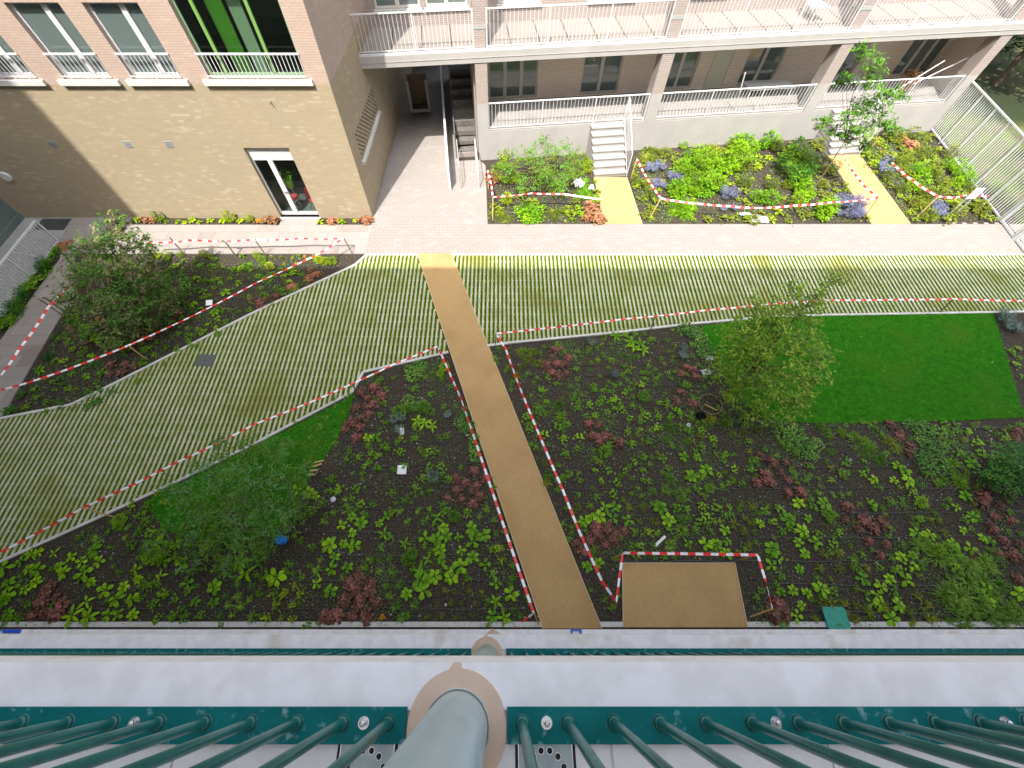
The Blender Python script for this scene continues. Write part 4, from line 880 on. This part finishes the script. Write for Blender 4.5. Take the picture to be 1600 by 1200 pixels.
p('clump',800,600,[(185,40),(215,110),(385,95),(570,40),(570,90),(550,125),(480,130),(640,100),(700,50),(805,5),(900,10),(165,190),(95,210),(105,280),(205,320),(285,265),(520,200),(600,175),(690,160),(740,215),(845,200),(910,205),(990,205),(965,110),(925,120),(1030,170),(1120,215),(1180,290),(1100,295),(720,295),(800,285),(900,280),(855,360),(750,370),(425,335),(320,340),(340,435),(410,400),(1250,345),(1480,360),(1190,395),(1330,440),(765,490),(710,540),(600,545),(520,540),(560,605),(655,610),(1390,525),(1490,535),(1295,565),(1355,615),(1440,625),(525,705),(630,685),(490,760),(1190,760),(1280,780),(1215,825),(1170,860),(1360,770),(1025,770),(1090,780),(910,930),(1140,910),(1240,920),(975,910),(740,1010),(800,1010),(885,1010),(770,1070),(950,1080)],1.,'lf_bright')
p('rosette',800,600,[(945,465),(1070,450),(1160,460),(1210,540),(1115,575),(1180,575),(580,775),(640,770),(540,830),(630,840),(720,850),(450,860),(480,840),(925,770),(980,850),(1100,1000),(1350,990),(1280,1000),(1340,1060),(1550,870),(1580,790),(470,1140),(540,1120),(1330,910),(1210,1000)],1.)
p('spiky',800,600,[(730,770),(820,770),(800,860),(890,860),(1430,750),(1500,760),(1450,840),(1500,870),(1440,920),(1520,930),(1480,1010),(410,770),(1390,880),(1420,1060),(200,500),(215,620)],1.05,'lf_olive')
p('grass',800,600,[(290,130),(310,200),(990,270),(1100,350),(970,350),(230,560),(220,590)],.8,'lf_mid');p('grass',800,600,[(880,670),(960,660),(1050,690),(990,590),(1060,920),(1070,850),(990,1010)],.8)
p('shrub',800,600,[(820,85),(1230,650),(580,430)],.75,'lf_mid')
p('heuchera',800,600,[(480,250),(540,260),(500,320),(540,340),(590,330),(550,370),(1030,110),(1130,120),(1060,50),(530,890),(600,900),(650,930),(560,960),(640,980),(700,920),(480,970),(400,1000),(440,1040),(590,1000),(1550,450),(1530,620),(1580,570),(1590,600),(670,370),(520,930)],1.);p('lime',800,600,[(850,930),(770,920),(1300,860)],1.)
p('cover',1200,600,[(60,260),(120,290),(180,310),(230,370),(210,420),(280,440),(80,320),(150,350),(980,280),(960,340),(1000,400),(1050,440),(1080,520),(980,520),(960,620),(1100,370),(1070,300),(1020,340),(960,450),(880,250),(300,380),(20,240)],1.05)
p('grass',1200,600,[(640,390),(700,470),(620,440),(400,420),(380,320),(1150,500),(1100,600),(1200,620),(1160,570),(540,320),(330,270),(460,300),(600,360)],.95,'lf_mid');p('grass',1200,600,[(800,400),(760,360)],.8,'lf_olive')
p('rosette',1200,600,[(810,510),(850,540),(790,600),(875,605),(1275,500),(190,745),(350,750),(130,845),(250,835),(215,920),(190,990),(290,990),(230,1060),(30,1030),(20,1130),(830,1080),(1160,1000),(1260,1030),(1220,1090),(930,930),(1010,940),(910,1070),(1160,1120),(1180,1160),(200,1160),(1220,910),(1280,830),(1180,770),(1230,700),(1390,570),(1340,960),(1390,980),(660,600),(590,560)],1.)
p('clump',1200,600,[(480,490),(260,515),(1190,440),(1400,455),(1330,440),(1310,370),(280,770),(75,790),(30,860),(90,925),(440,925),(310,935),(410,1000),(650,755),(830,1000),(800,1160),(700,1150),(890,1140),(60,1090),(1480,330),(1250,300),(1450,570),(1100,250),(900,680)],1.1,'lf_bright')
p('spiky',1200,600,[(320,590),(400,600),(310,680),(410,690),(500,680),(370,480)],.95);p('spiky',1200,600,[(350,1060),(440,1060),(620,1150),(440,1150),(320,1150),(1060,850),(1100,930),(520,1150)],1.,'lf_olive')
p('shrub',1200,600,[(950,745),(370,820),(1040,1040),(1100,1050)],.9,'lf_bright');p('grass',1200,600,[(980,1000),(1060,1090),(940,1010),(1350,1100),(1300,1150),(1420,1060),(1250,1150),(1390,1150)],1.05)
p('heuchera',1200,600,[(20,490),(110,490),(75,550),(30,620),(130,600),(120,680),(200,680),(500,770),(480,840),(590,860),(570,910),(660,910),(700,870),(620,840),(630,980),(740,1000),(700,1070),(830,300),(890,390),(880,430),(820,330),(1350,700),(1330,750),(1450,760),(1420,830),(1390,880),(1410,910),(1480,980),(1440,1060),(1520,1060),(1570,1000),(1560,300),(1550,340),(1540,1100),(760,250),(1400,660),(1520,850),(1590,1100)],1.)
p('rosette',1200,900,[(80,100),(155,90),(245,105),(330,80),(210,185),(180,250),(680,120),(700,180),(650,170),(810,180),(700,70),(770,265),(590,15),(860,20),(760,20),(1330,120),(1360,80),(1570,110),(1380,160)],1.)
p('spiky',1200,900,[(340,170),(400,170),(480,175),(560,190),(300,270),(540,270),(650,265),(390,20),(940,130),(900,290),(1010,270),(880,220),(1050,270),(620,220),(740,200),(1000,180)],1.1,'lf_olive')
p('grass',1200,900,[(1160,60),(1250,40),(1200,130),(1280,220),(1380,250),(1450,60),(1500,220),(1560,240),(1350,30),(1180,200),(1430,130),(1220,290),(1100,120),(1320,180),(1450,280)],1.1);p('heuchera',1200,900,[(60,180),(40,260),(100,220),(110,260),(1560,20),(30,230)],1.15)
p('rosette',0,600,[(240,1050),(450,1080),(510,1110),(590,1040),(620,1110),(130,1110),(180,1160),(240,1160),(370,1140),(530,1180),(400,1180),(30,1150),(1000,1000),(1100,1000),(950,1110),(1030,1100),(1140,1130),(850,1160)],1.15);p('lance',0,600,[(340,1060),(200,1060)],1.);p('clump',0,600,[(930,760),(980,690),(1030,740),(830,760)],1.1)
p('shrub',0,600,[(760,850),(750,890),(970,1080)],.8,'lf_bright');p('spiky',0,600,[(590,970),(680,920),(800,900),(500,950),(780,960),(860,930)],1.1)
p('rosette',0,300,[(520,850),(600,910),(620,930),(770,880),(1210,700),(1340,750),(1270,620),(1410,630),(1490,570),(250,1110),(540,1150),(640,1130)],1.1)
p('clump',0,300,[(705,920),(765,950),(655,970),(540,980),(460,985),(580,1030),(450,1145),(960,1020),(1045,975),(985,940),(1275,880),(1350,850),(1410,815),(1365,800),(1300,830),(1380,570),(1230,540),(1290,560),(1440,540),(1370,540),(1460,490),(1570,490),(1250,465),(1340,465),(400,1060),(600,1190),(690,600),(480,780),(1100,470),(1150,430),(1040,430),(980,470),(1500,480)],1.1,'lf_bright')
p('cover',0,300,[(1140,555),(1060,590),(1110,630),(1160,600),(1040,545)],1.);p('shrub',0,300,[(1320,405),(1280,395),(1050,400),(1130,395),(980,400)],.6,'lf_lime')
p('heuchera',0,300,[(620,800),(690,820),(740,810),(850,900),(900,920),(950,910),(380,330),(410,350),(430,320)],1.,'lf_bronze');p('heuchera',0,300,[(580,770),(930,880),(880,870),(1100,770),(1060,800),(1130,760),(440,850),(480,900),(700,1080),(780,1080),(760,1130),(680,1140),(840,1090),(1570,670)],1.)
p('spiky',0,300,[(1490,750),(1440,740),(1180,850),(1230,860),(1200,900),(1080,900),(330,1000),(340,960),(1360,720),(870,820),(820,770),(1020,860)],.9);p('grass',0,300,[(800,700),(880,740),(340,900),(300,1030)],.9,'lf_dark')
p('shrub',400,300,[(40,430),(90,470),(400,430),(440,440),(480,440),(10,400),(370,410)],.7,'lf_lime');p('lime',400,300,[(100,405),(155,410),(230,410),(175,450)],.9);p('lime',400,300,[(305,405),(250,450)],.9,'lf_orange')
p('heuchera',400,300,[(340,490),(370,520),(330,540),(390,510),(225,595)],1.,'lf_bronze');p('heuchera',400,300,[(110,660),(60,670),(20,690),(30,710),(140,655)],.9)
p('clump',400,300,[(230,490),(240,510),(180,530),(210,560),(285,520),(90,560),(170,615),(120,600),(30,600),(20,530),(60,550)],1.1,'lf_bright')
p('cover',400,300,[(1010,1090),(960,1110),(1040,1080),(980,1140)],1.1);p('shrub',400,300,[(1150,1140),(1180,1100)],.7,'lf_bright');p('spiky',400,300,[(760,1130),(1170,1060),(1020,1170),(720,1150),(860,1160)],.9,'lf_mid')
p('grass',800,300,[(100,1040),(50,1000),(130,1000),(60,1090),(160,1070),(30,1150)],.8,'lf_olive');p('lance',800,300,[(650,900),(710,890),(760,970),(800,950),(820,990),(740,940)],1.1);p('grass',800,300,[(680,1010),(740,1030)],.7)
p('heuchera',800,300,[(300,980),(250,1030),(350,1035),(285,1075),(215,1080),(250,1130),(340,1130),(290,1150),(1090,1100),(1130,1110),(1060,1130),(1150,1160),(260,990),(330,1080)],1.)
p('cover',800,300,[(1120,880),(1180,910),(1210,960),(1230,1010),(1150,870),(1080,860),(1160,950),(1190,1010)],1.1);p('sage',800,300,[(1070,980),(1060,1030),(490,940),(640,1150)],1.)
p('clump',800,300,[(500,940),(530,980),(470,1000),(570,1020),(530,1050),(410,1000),(400,1110),(430,1070),(490,1110),(830,1170),(900,1170),(720,1170),(550,1150),(600,1100),(620,1050),(700,1090),(850,1090),(930,1040),(900,1110),(970,930),(980,1130)],.8,'lf_mid')
p('sage',1200,300,[(1450,800),(1500,850),(1540,860),(1470,780)],1.1);p('clump',1200,300,[(1520,1000),(1560,980),(1570,1040),(1580,1150),(1540,1080)],1.1,'lf_bright')
p('spiky',200,820,[(60,60),(120,110),(200,40),(260,120),(330,70),(390,130),(450,60),(520,110),(600,70),(90,190),(180,200),(300,200),(420,190),(560,200),(660,150)],1.,'lf_mid')
p('clump',200,820,[(30,130),(150,50),(240,180),(360,20),(480,150),(620,20),(540,30),(700,60),(80,20)],1.2,'lf_mid')
p('shrub',200,820,[(700,120),(160,150)],.7,'lf_mid');p('lance',360,850,[(100,180),(180,120),(60,110),(240,200)],1.2)
p('cover',1060,640,[(60,120),(180,100),(300,60),(420,80)],.9,'lf_mid');p('grass',1080,640,[(120,60),(200,90),(260,150),(340,40),(60,160),(420,120),(500,90),(330,140)],.8,'lf_olive')
# wall foot strip and sunny beds
p('lime',0,300,[(860,185)],1.3);p('heuchera',0,300,[(920,178),(950,180),(890,170)],1.2,'lf_bronze');p('shrub',0,300,[(1000,170),(1440,170),(1560,175)],.9,'lf_lime');p('rosette',0,300,[(1040,180),(1110,185),(1150,190),(1200,175),(1245,190),(1310,178),(1390,180),(1500,180)],.9,'lf_lime')
p('lime',400,300,[(30,185),(10,180)],1.3,'lf_orange');p('heuchera',400,300,[(80,180),(120,188),(650,180),(700,182),(690,170),(480,185)],1.3,'lf_bronze');p('rosette',400,300,[(455,180),(520,180),(545,190),(620,175),(400,190)],.9,'lf_lime')
p('cover',750,200,[(420,850),(480,810),(520,870),(580,830),(450,900),(540,920),(600,910),(480,940)],1.5,'lf_bright',6.4);p('clump',750,200,[(880,800),(900,870),(980,820),(920,920),(1000,870)],1.7,'lf_lime',6.4)
p('heuchera',750,200,[(1090,780),(1120,830),(1170,800),(1080,870),(1140,890),(1190,900),(1220,930),(1050,910),(1160,940),(120,480),(170,520),(200,490),(100,520)],1.5,'lf_bronze',6.4)
p('grass',750,200,[(1020,600),(1060,640),(1100,600),(1010,690),(1080,690),(1150,700),(1040,560)],1.5,'lf_bright',6.4);p('grass',750,200,[(230,890),(280,900),(740,900),(720,850),(800,840)],1.2,'lf_olive',6.4);p('shrub',750,200,[(240,290),(230,400),(300,540),(350,520),(1050,350),(1080,420),(270,740)],1.2,'lf_lime',6.4)
p('shrub',980,200,[(480,250),(550,230),(620,260),(440,300),(520,320),(600,330),(660,350),(400,360),(480,400),(560,400),(640,410),(360,520),(420,490),(400,540),(520,520),(590,510),(680,480),(440,150),(550,190)],1.5,'lf_bright',5)
p('shrub',980,200,[(830,150),(850,200),(910,100),(900,160),(960,170),(760,310),(800,330),(760,260),(1100,130),(1160,130),(1060,150),(1320,460),(1350,520),(1330,570),(1390,550),(1000,560),(1090,580)],1.4,'lf_bright',5)
p('shrub',980,200,[(1250,250),(1300,270),(1360,280),(1400,300),(1290,330),(1350,350),(1420,350),(1300,200)],1.5,'lf_mid',5)
p('grass',980,200,[(380,600),(430,620),(480,600),(360,660),(420,680),(470,680),(500,640)],1.5,'lf_bright',5);p('grass',980,200,[(150,170),(220,180),(140,240),(200,240),(690,180),(700,240),(640,160)],1.6,'lf_olive',5)
p('catmint',980,200,[(170,310),(200,340),(240,310),(280,330),(150,340),(220,440),(250,460),(280,470),(210,470),(340,400),(370,410),(350,440),(400,410),(740,520),(760,550),(800,550),(750,640),(820,640)],.95,None,5)
p('catmint',1280,200,[(170,560),(210,590),(250,570),(290,580),(180,620),(230,640),(280,650),(320,620),(150,680),(210,690),(270,700),(310,680),(120,600),(880,630),(920,650),(940,680),(890,670),(480,300),(520,270),(560,350),(480,340)],.95,None,5)
p('rosette',980,200,[(1030,220),(1110,230),(1020,260),(940,250),(1020,300),(860,370),(820,440),(1180,660),(1120,690),(1130,720)],1.2,'lf_lime',5)
p('shrub',1280,200,[(20,640),(60,650),(20,700),(740,350),(800,330),(700,480),(760,460),(1040,330),(1080,380),(1050,450),(1120,430),(980,300),(330,120),(380,60)],1.4,'lf_bright',5);p('rosette',1280,200,[(440,80),(470,100),(520,145),(580,215),(440,260),(360,220),(420,280),(540,310),(1050,590),(900,690)],1.3,'lf_lime',5);p('heuchera',1280,200,[(660,110),(700,120),(690,150),(640,90),(730,140)],1.5,'lf_bronze',5)
scatter('clump',GM,80,1.5,'lf_olive',.22);scatter('lime',GM,45,1.3,'lf_lime',.2);scatter('shrub',GM,22,1.1,'lf_olive',.3,True)
scatter('clump',GR,85,1.6,'lf_olive',.2);scatter('shrub',GR,26,1.2,'lf_olive',.3,True);scatter('lime',GR,30,1.4,'lf_lime',.2)
scatter('clump',GU,26,1.4,'lf_olive',.2);scatter('lime',GU,10,1.3,'lf_lime',.2)
LS=px([(93,382),(105,392),(0,533),(-40,590),(-40,540),(0,503)]);scatter('clump',LS,40,1.6,'lf_mid',.14);scatter('shrub',LS,14,.8,'lf_dark',.2,True)
UL=px([(150,640),(10,648),(120,462),(160,450),(330,420),(300,520)]);scatter('spiky',UL,26,.9,'lf_dark',.2);scatter('clump',UL,40,1.1,'lf_dark',.2)
scatter('clump',BEDR,210,.8,'lf_mid',.16);scatter('clump',BEDL,120,.8,'lf_mid',.16);scatter('spiky',BEDL,90,.7,'lf_mid',.15);scatter('spiky',BEDR,170,.7,'lf_mid',.15);scatter('clump',BEDU,130,.9,'lf_mid',.15);scatter('lime',BEDR,60,.8,'lf_olive',.15);scatter('spiky',BEDU,50,.7,'lf_olive',.15)
for mt,L_ in SPR.items():
    b=MB();src=[pm(k_,50+q) for q in range(3) for k_ in ('clump','lime','spiky')]
    for kind,x,y,sc_ in L_:
        m_=src[R.randrange(3)*3+{'clump':0,'lime':1,'spiky':2}[kind]];a=R.uniform(0,6.28);ca,sa=math.cos(a)*sc_,math.sin(a)*sc_;i0=len(b.v)
        b.v+=[(x+vx*ca-vy*sa,y+vx*sa+vy*ca,.01+vz*sc_) for vx,vy,vz in m_.v];b.f+=[tuple(i0+q for q in f) for f in m_.f];b.m+=[0]*len(m_.f)
    struct(b.build('undergrowth',mt),'stuff')
LMK=[('the red knotted stake by the passage',763,295),("the big pale shrub",845,250),("the orange-brown stake by the blue flowers",1016,342),('the blue flowers in the middle sunny bed',1025,275),('the mounded shrub in the middle sunny bed',1088,300),('the dark shrub in the middle sunny bed',1245,285),('the young tree trunk',1265,307),('the tape stake in the right sunny bed',1430,341),('the middle of the tall steel fence',1500,270),('the blank white tag in the left bed',628,733),('the wood offcuts beside the left lawn',495,735),('the blue tub in the left bed',448,850),('the narrow white tag in the left bed',628,674),('the foot of the long sand path',848,975),('the far left corner of the square pad',972,880),('the near right corner of the square pad',1167,978),
('the green lid by the kerb',1303,966),('the white tube above the square pad',1030,847),('the watering ring',1109,633),("the left end of the kerb",10,970),('the foot of the left white stairs',950,277),('the foot of the right white stairs',1315,243),('the corner of the brick building',583,345),
('the white framed door',465,345),('the white sign by the steel fence',1486,337),('the near end of the tall steel fence',1560,345),('the near right corner of the big lawn',1590,655),("the big lawn's near edge",1380,658),('the zigzag corner of the pale kerb',560,608),('the bent lamp by the sunlit walk',369,401),
('the bent lamp on the left paving',103,490),('the white tag in the upper left bed',327,473),("the tip of the upper left bed",556,400),('the shaded near tip of the upper left bed',20,645),('the crumpled plastic by the sunlit walk',1183,344),("the red tape knot beside the sand path",774,540),("the right end of the kerb",1595,975),
("the upright stake in the left sunny bed",770,343),('the foot of the feathery tree',385,835),('the kerb midway along the left bed',420,975),("the stake above the right bed",1015,521),('the far right corner of the sunny garden',1450,207),('the low white railing on the left',93,380),('the brown stake at the lower striped paving',178,808)]
LMW=[(n,*G(u,v)) for n,u,v in LMK]
KT={'rosette':('broad_leaved_plant','broad-leaved rosette','plant'),'lance':('lance_leaved_plant','long-leaved plant','plant'),'clump':('small_clump','small leafy clump','plant'),'heuchera':('round_leaved_plant','mound of round leaves','plant'),'spiky':('spiky_plant','spiky tuft','plant'),'grass':('grass_tuft','arching grass tuft','ornamental grass'),'shrub':('small_shrub','small rounded shrub','shrub'),'cover':('carpet_plant','low leafy carpet','plant'),'lime':('lime_plant','little ruffled plant','plant'),'sage':('grey_plant','feathery plant','plant'),'catmint':('blue_flower','flowering catmint clump','flower')}
CN={'lf_bright':'bright green','lf_mid':'mid green','lf_dark':'dark green','lf_lime':'yellow-green','lf_purple':'purple-red','lf_bronze':'bronze-brown','lf_spike':'green','lf_olive':'olive green','lf_grey':'grey-green','lf_cover':'pale green','lf_orange':'orange-yellow'}
XX=list(enumerate(PL))
for i,(kind,mt,x,y,s) in XX:
    cn='blue-violet' if kind=='catmint' else CN[mt]
    lm=min(LMW,key=lambda q:(q[1]-x)**2+(q[2]-y)**2);d=(lm[1]-x)**2+(lm[2]-y)**2
    rk=sum(1 for q in PL if q[0]==kind and q[1]==mt and (lm[1]-q[2])**2+(lm[2]-q[3])**2<d)
    o=bpy.data.objects.new('bright_clump' if (kind=='clump' and mt=='lf_bright') else KT[kind][0],base(kind,mt if kind!='catmint' else 'lf_grey',R.randrange(4)));SC.collection.objects.link(o)  # bright clumps share the small clump meshes, only the leaf colour differs
    o.location=(x,y,.01);o.rotation_euler=(R.uniform(-.12,.12),R.uniform(-.12,.12),R.uniform(0,6.28));o.scale=(s,s,s*R.uniform(.85,1.15))
    place=('nearest ' if rk==0 else (ords[rk]+' nearest ' if rk<len(ords) else 'far from '))+lm[0]
    tag(o,cn+' '+KT[kind][1]+', '+place,KT[kind][2],cn+' '+KT[kind][0].replace('_',' ')+'s in the garden beds')
# ================================================================ TREES AND BIG SHRUBS
def tree(name,bpx,blobs,n,L,W_,mats,label,cat,trunk=None,tr=.04,squash=.8,clust=14,bm='bark',dens=None,abs_=None):
    x0,y0=abs_ or G(*bpx);o=empty(name,(x0,y0,0));tag(o,label,cat);r=random.Random(len(label)*7)
    B=[]
    for u,v,z,rad in blobs:
        X,Y=(u,v) if abs_ else G(u,v,z);B.append((Vector((X-x0,Y-y0,z)),rad))
    m=MB();top=Vector((sum(b_[0].x for b_ in B)/len(B)*.5,sum(b_[0].y for b_ in B)/len(B)*.5,max(b_[0].z for b_ in B)*.5)) if trunk is None else Vector(trunk)
    m.cyl((0,0,-.03),top*.5+Vector((.01,0,0)),tr,tr*.8,8);m.cyl(top*.5+Vector((.01,0,0)),top,tr*.8,tr*.6,8)
    m.build('trunk',bm,o);m=MB()
    for c,rad in B:
        mid=top.lerp(c,.5)+Vector((r.gauss(0,.06),r.gauss(0,.06),r.gauss(0,.06)));m.cyl(top,mid,tr*.5,tr*.32,5,False);m.cyl(mid,c,tr*.32,tr*.12,5,False)
        for _ in range(6):
            e=c+Vector((r.gauss(0,1),r.gauss(0,1),r.gauss(0,.8))).normalized()*rad*.95;m.cyl(c,e,tr*.12,.003,4,False)
    m.build('branches',bm,o);m=MB();tot=sum(b_[1]**2 for b_ in B)
    for c,rad in B:
        k=int(n*rad**2/tot);nc=max(3,k//clust)
        for q in range(nc):
            d=Vector((r.gauss(0,1),r.gauss(0,1),r.gauss(0,1))).normalized()*rad*r.uniform(.35,1.1);d.z*=squash;cc=c+d;m.mi=r.randrange(len(mats));sz=rad*.26
            tw=Vector((r.gauss(0,1),r.gauss(0,1),r.gauss(0,.4))).normalized()
            for j in range(clust):
                p_=cc+tw*r.uniform(-sz,sz)*1.3+Vector((r.gauss(0,1),r.gauss(0,1),r.gauss(0,.6)))*sz*.45
                if p_.z<.05: continue
                m.leaf(p_,(tw.x+r.gauss(0,.8),tw.y+r.gauss(0,.8),r.gauss(0,.4)),L*r.uniform(.7,1.25),W_*r.uniform(.7,1.2),.3,3)
    m.build('crown',mats,o);return o
tree('multi_stem_tree',(222,492),[(178,352,2.7,.42),(190,372,2.5,.45),(165,390,2.2,.5),(140,380,2.1,.4),(120,395,2.0,.4),(210,395,2.2,.45),(225,378,2.2,.35),(120,430,1.8,.5),(160,430,2.0,.6),(200,430,2.0,.55),(105,465,1.5,.35),(140,470,1.5,.55),(185,475,1.5,.6),(230,450,1.5,.5),(240,425,1.6,.4),(160,505,1.0,.5),(210,505,.9,.5),(250,475,.9,.45),(180,340,2.9,.25),(120,520,.7,.35),(180,530,.6,.4),(270,450,.7,.4),(245,500,.5,.4)],9000,.085,.055,['tr1a','tr1b','tr1a','lf_dark','tr1c'],'bushy multi-stem tree with bronze-tinted top in the upper left bed','tree',tr=.035)
tree('feathery_tree',(385,835),[(330,735,1.3,.5),(375,715,1.3,.5),(425,705,1.2,.5),(300,780,1.1,.5),(350,775,1.5,.6),(400,765,1.6,.6),(450,745,1.3,.5),(445,800,1.2,.5),(385,825,1.2,.6),(325,835,.9,.5),(420,850,.8,.45),(290,825,.7,.4),(470,780,.9,.4),(360,870,.7,.4),(270,760,.8,.35),(345,690,1.2,.3),(240,850,.5,.35),(300,880,.4,.3)],6500,.10,.022,['tr2a','tr2b','lf_mid','tr3b'],'wide feathery blue-green tree over the left bed and the small lawn','tree',tr=.03,squash=.6)
tree('leaning_tree',(1112,632),[(1150,530,2.2,.5),(1160,565,2.0,.55),(1285,560,2.6,.4),(1275,595,2.0,.4),(1125,580,1.6,.4),(1250,630,1.5,.4),(1190,500,2.8,.45),(1215,515,3.0,.6),(1185,555,2.5,.6),(1240,555,2.8,.6),(1165,600,1.5,.5),(1200,600,2.0,.55),(1240,595,2.1,.5),(1225,480,3.3,.5),(1255,490,3.2,.5),(1275,462,3.5,.4),(1300,440,3.8,.3),(1170,520,2.7,.5),(1262,530,3.0,.5),(1225,635,1.3,.45),(1150,620,1.1,.4),(1190,645,.9,.4),(1240,450,3.5,.3),(1180,480,2.9,.35)],5800,.09,.04,['tr3a','tr3b','tr3a','tr3c'],'yellow-green leaning tree at the left end of the big lawn','tree',tr=.05,trunk=(.65,.5,1.3),clust=8)
tree('young_tree',(1263,307),[(1352,80,4.8,.32),(1370,98,4.4,.34),(1362,125,4.0,.34),(1322,125,3.7,.3),(1378,150,3.6,.4),(1408,147,3.6,.28),(1352,165,3.2,.4),(1330,182,3.,.35),(1378,185,3.,.4),(1395,203,2.8,.3),(1285,190,2.6,.33),(1308,208,2.3,.32),(1345,200,2.6,.3),(1352,228,1.9,.25),(1315,125,3.7,.2),(1330,215,2.2,.3)],3600,.10,.06,['tr4a','tr4b'],'young slender tree in front of the right white stairs','tree',tr=.028,trunk=(.1,.25,2.1),clust=9,bm='bark')
tree('big_shrub',(845,300),[(800,268,.6,.45),(828,245,1.0,.5),(862,238,1.1,.5),(848,272,.8,.55),(890,268,.7,.5),(900,242,1.0,.4),(818,290,.4,.4),(872,290,.5,.45),(800,245,.9,.35),(780,268,.5,.35),(850,222,1.4,.3),(885,225,1.3,.25)],5200,.075,.035,['lf_cover','lf_mid','lf_olive'],'big pale green shrub in front of the terrace wall, left sunny bed','shrub',tr=.02)
tree('leafy_shrub',(1088,290),[(1075,262,.5,.4),(1095,248,.7,.35),(1108,278,.4,.4),(1062,285,.4,.35),(1092,285,.4,.4)],2200,.07,.04,['lf_bright','lf_lime'],'bright green mounded shrub right of the blue flowers in the middle sunny bed','shrub',tr=.015)
tree('leafy_shrub',(1150,262),[(1143,243,.6,.35),(1163,226,1.1,.28),(1170,245,.6,.3),(1140,262,.35,.3)],1500,.07,.04,['lf_bright','lf_mid'],'upright bright green shrub against the terrace wall in the middle sunny bed','shrub',tr=.015)
tree('leafy_shrub',(1245,282),[(1235,262,.5,.35),(1258,268,.5,.4),(1225,250,.5,.3),(1245,278,.3,.35)],1800,.07,.04,['lf_mid','lf_dark'],'dark green shrub left of the right white stairs','shrub',tr=.015)
tree('leafy_shrub',(1575,770),[(1585,735,.7,.5),(1600,715,.9,.45),(1560,745,.5,.35),(1610,755,.6,.4)],2600,.075,.04,['tr2a','lf_dark'],'dark green shrub at the right edge below the big lawn','shrub',tr=.02)
b=MB();b.prism([(19.9,6),(60,6),(60,60),(19.9,60)],-.02,.012);mat('verge',(.10,.085,.05),(.09,.13,.02),sc=1.2,rough=.95,c3=(.02,.03,.01),sc3=.3,t3=(.45,.6));struct(b.build('grass_verge','verge'))
GX=[(19.9,9),(26,9),(28,22),(19.9,20)]
b=MB()
for _ in range(9000):
    x,y=rnd_in(GX)
    if y>15.5+R.gauss(0,1.2): continue;b.mi=R.choice((0,1,2));b.disc((x,y,R.uniform(.03,.25)),(R.uniform(-.8,.8),R.uniform(-.8,.8),1),R.uniform(.02,.05),4,.3)
struct(b.build('verge_plants',['lf_bright','lf_olive','lf_mid']),'stuff')
for i,(x,y,h,rr,lb) in enumerate(((24.8,23.5,4.6,3.4,'nearest dark dense tree beyond the tall steel fence'),(29.5,20.5,6.5,3.6,'dark dense tree right of the nearest one beyond the steel fence'),(27.5,30,7,4.2,'farthest dark dense tree beyond the end of the apartment building'))):
    rg=random.Random(i);bl=[(x+rg.gauss(0,1.6),y+rg.gauss(0,1.6),rg.uniform(.6,h),rr*rg.uniform(.35,.6)) for _ in range(16)]
    tree('dense_tree',None,bl,4600,.3,.19,['leaf_shade','leaf_shade','leaf_shade','lf_dark'],lb,'tree',tr=.16,abs_=(x,y),clust=10)
print('OBJ',len(bpy.data.objects),'PL',len(PL))
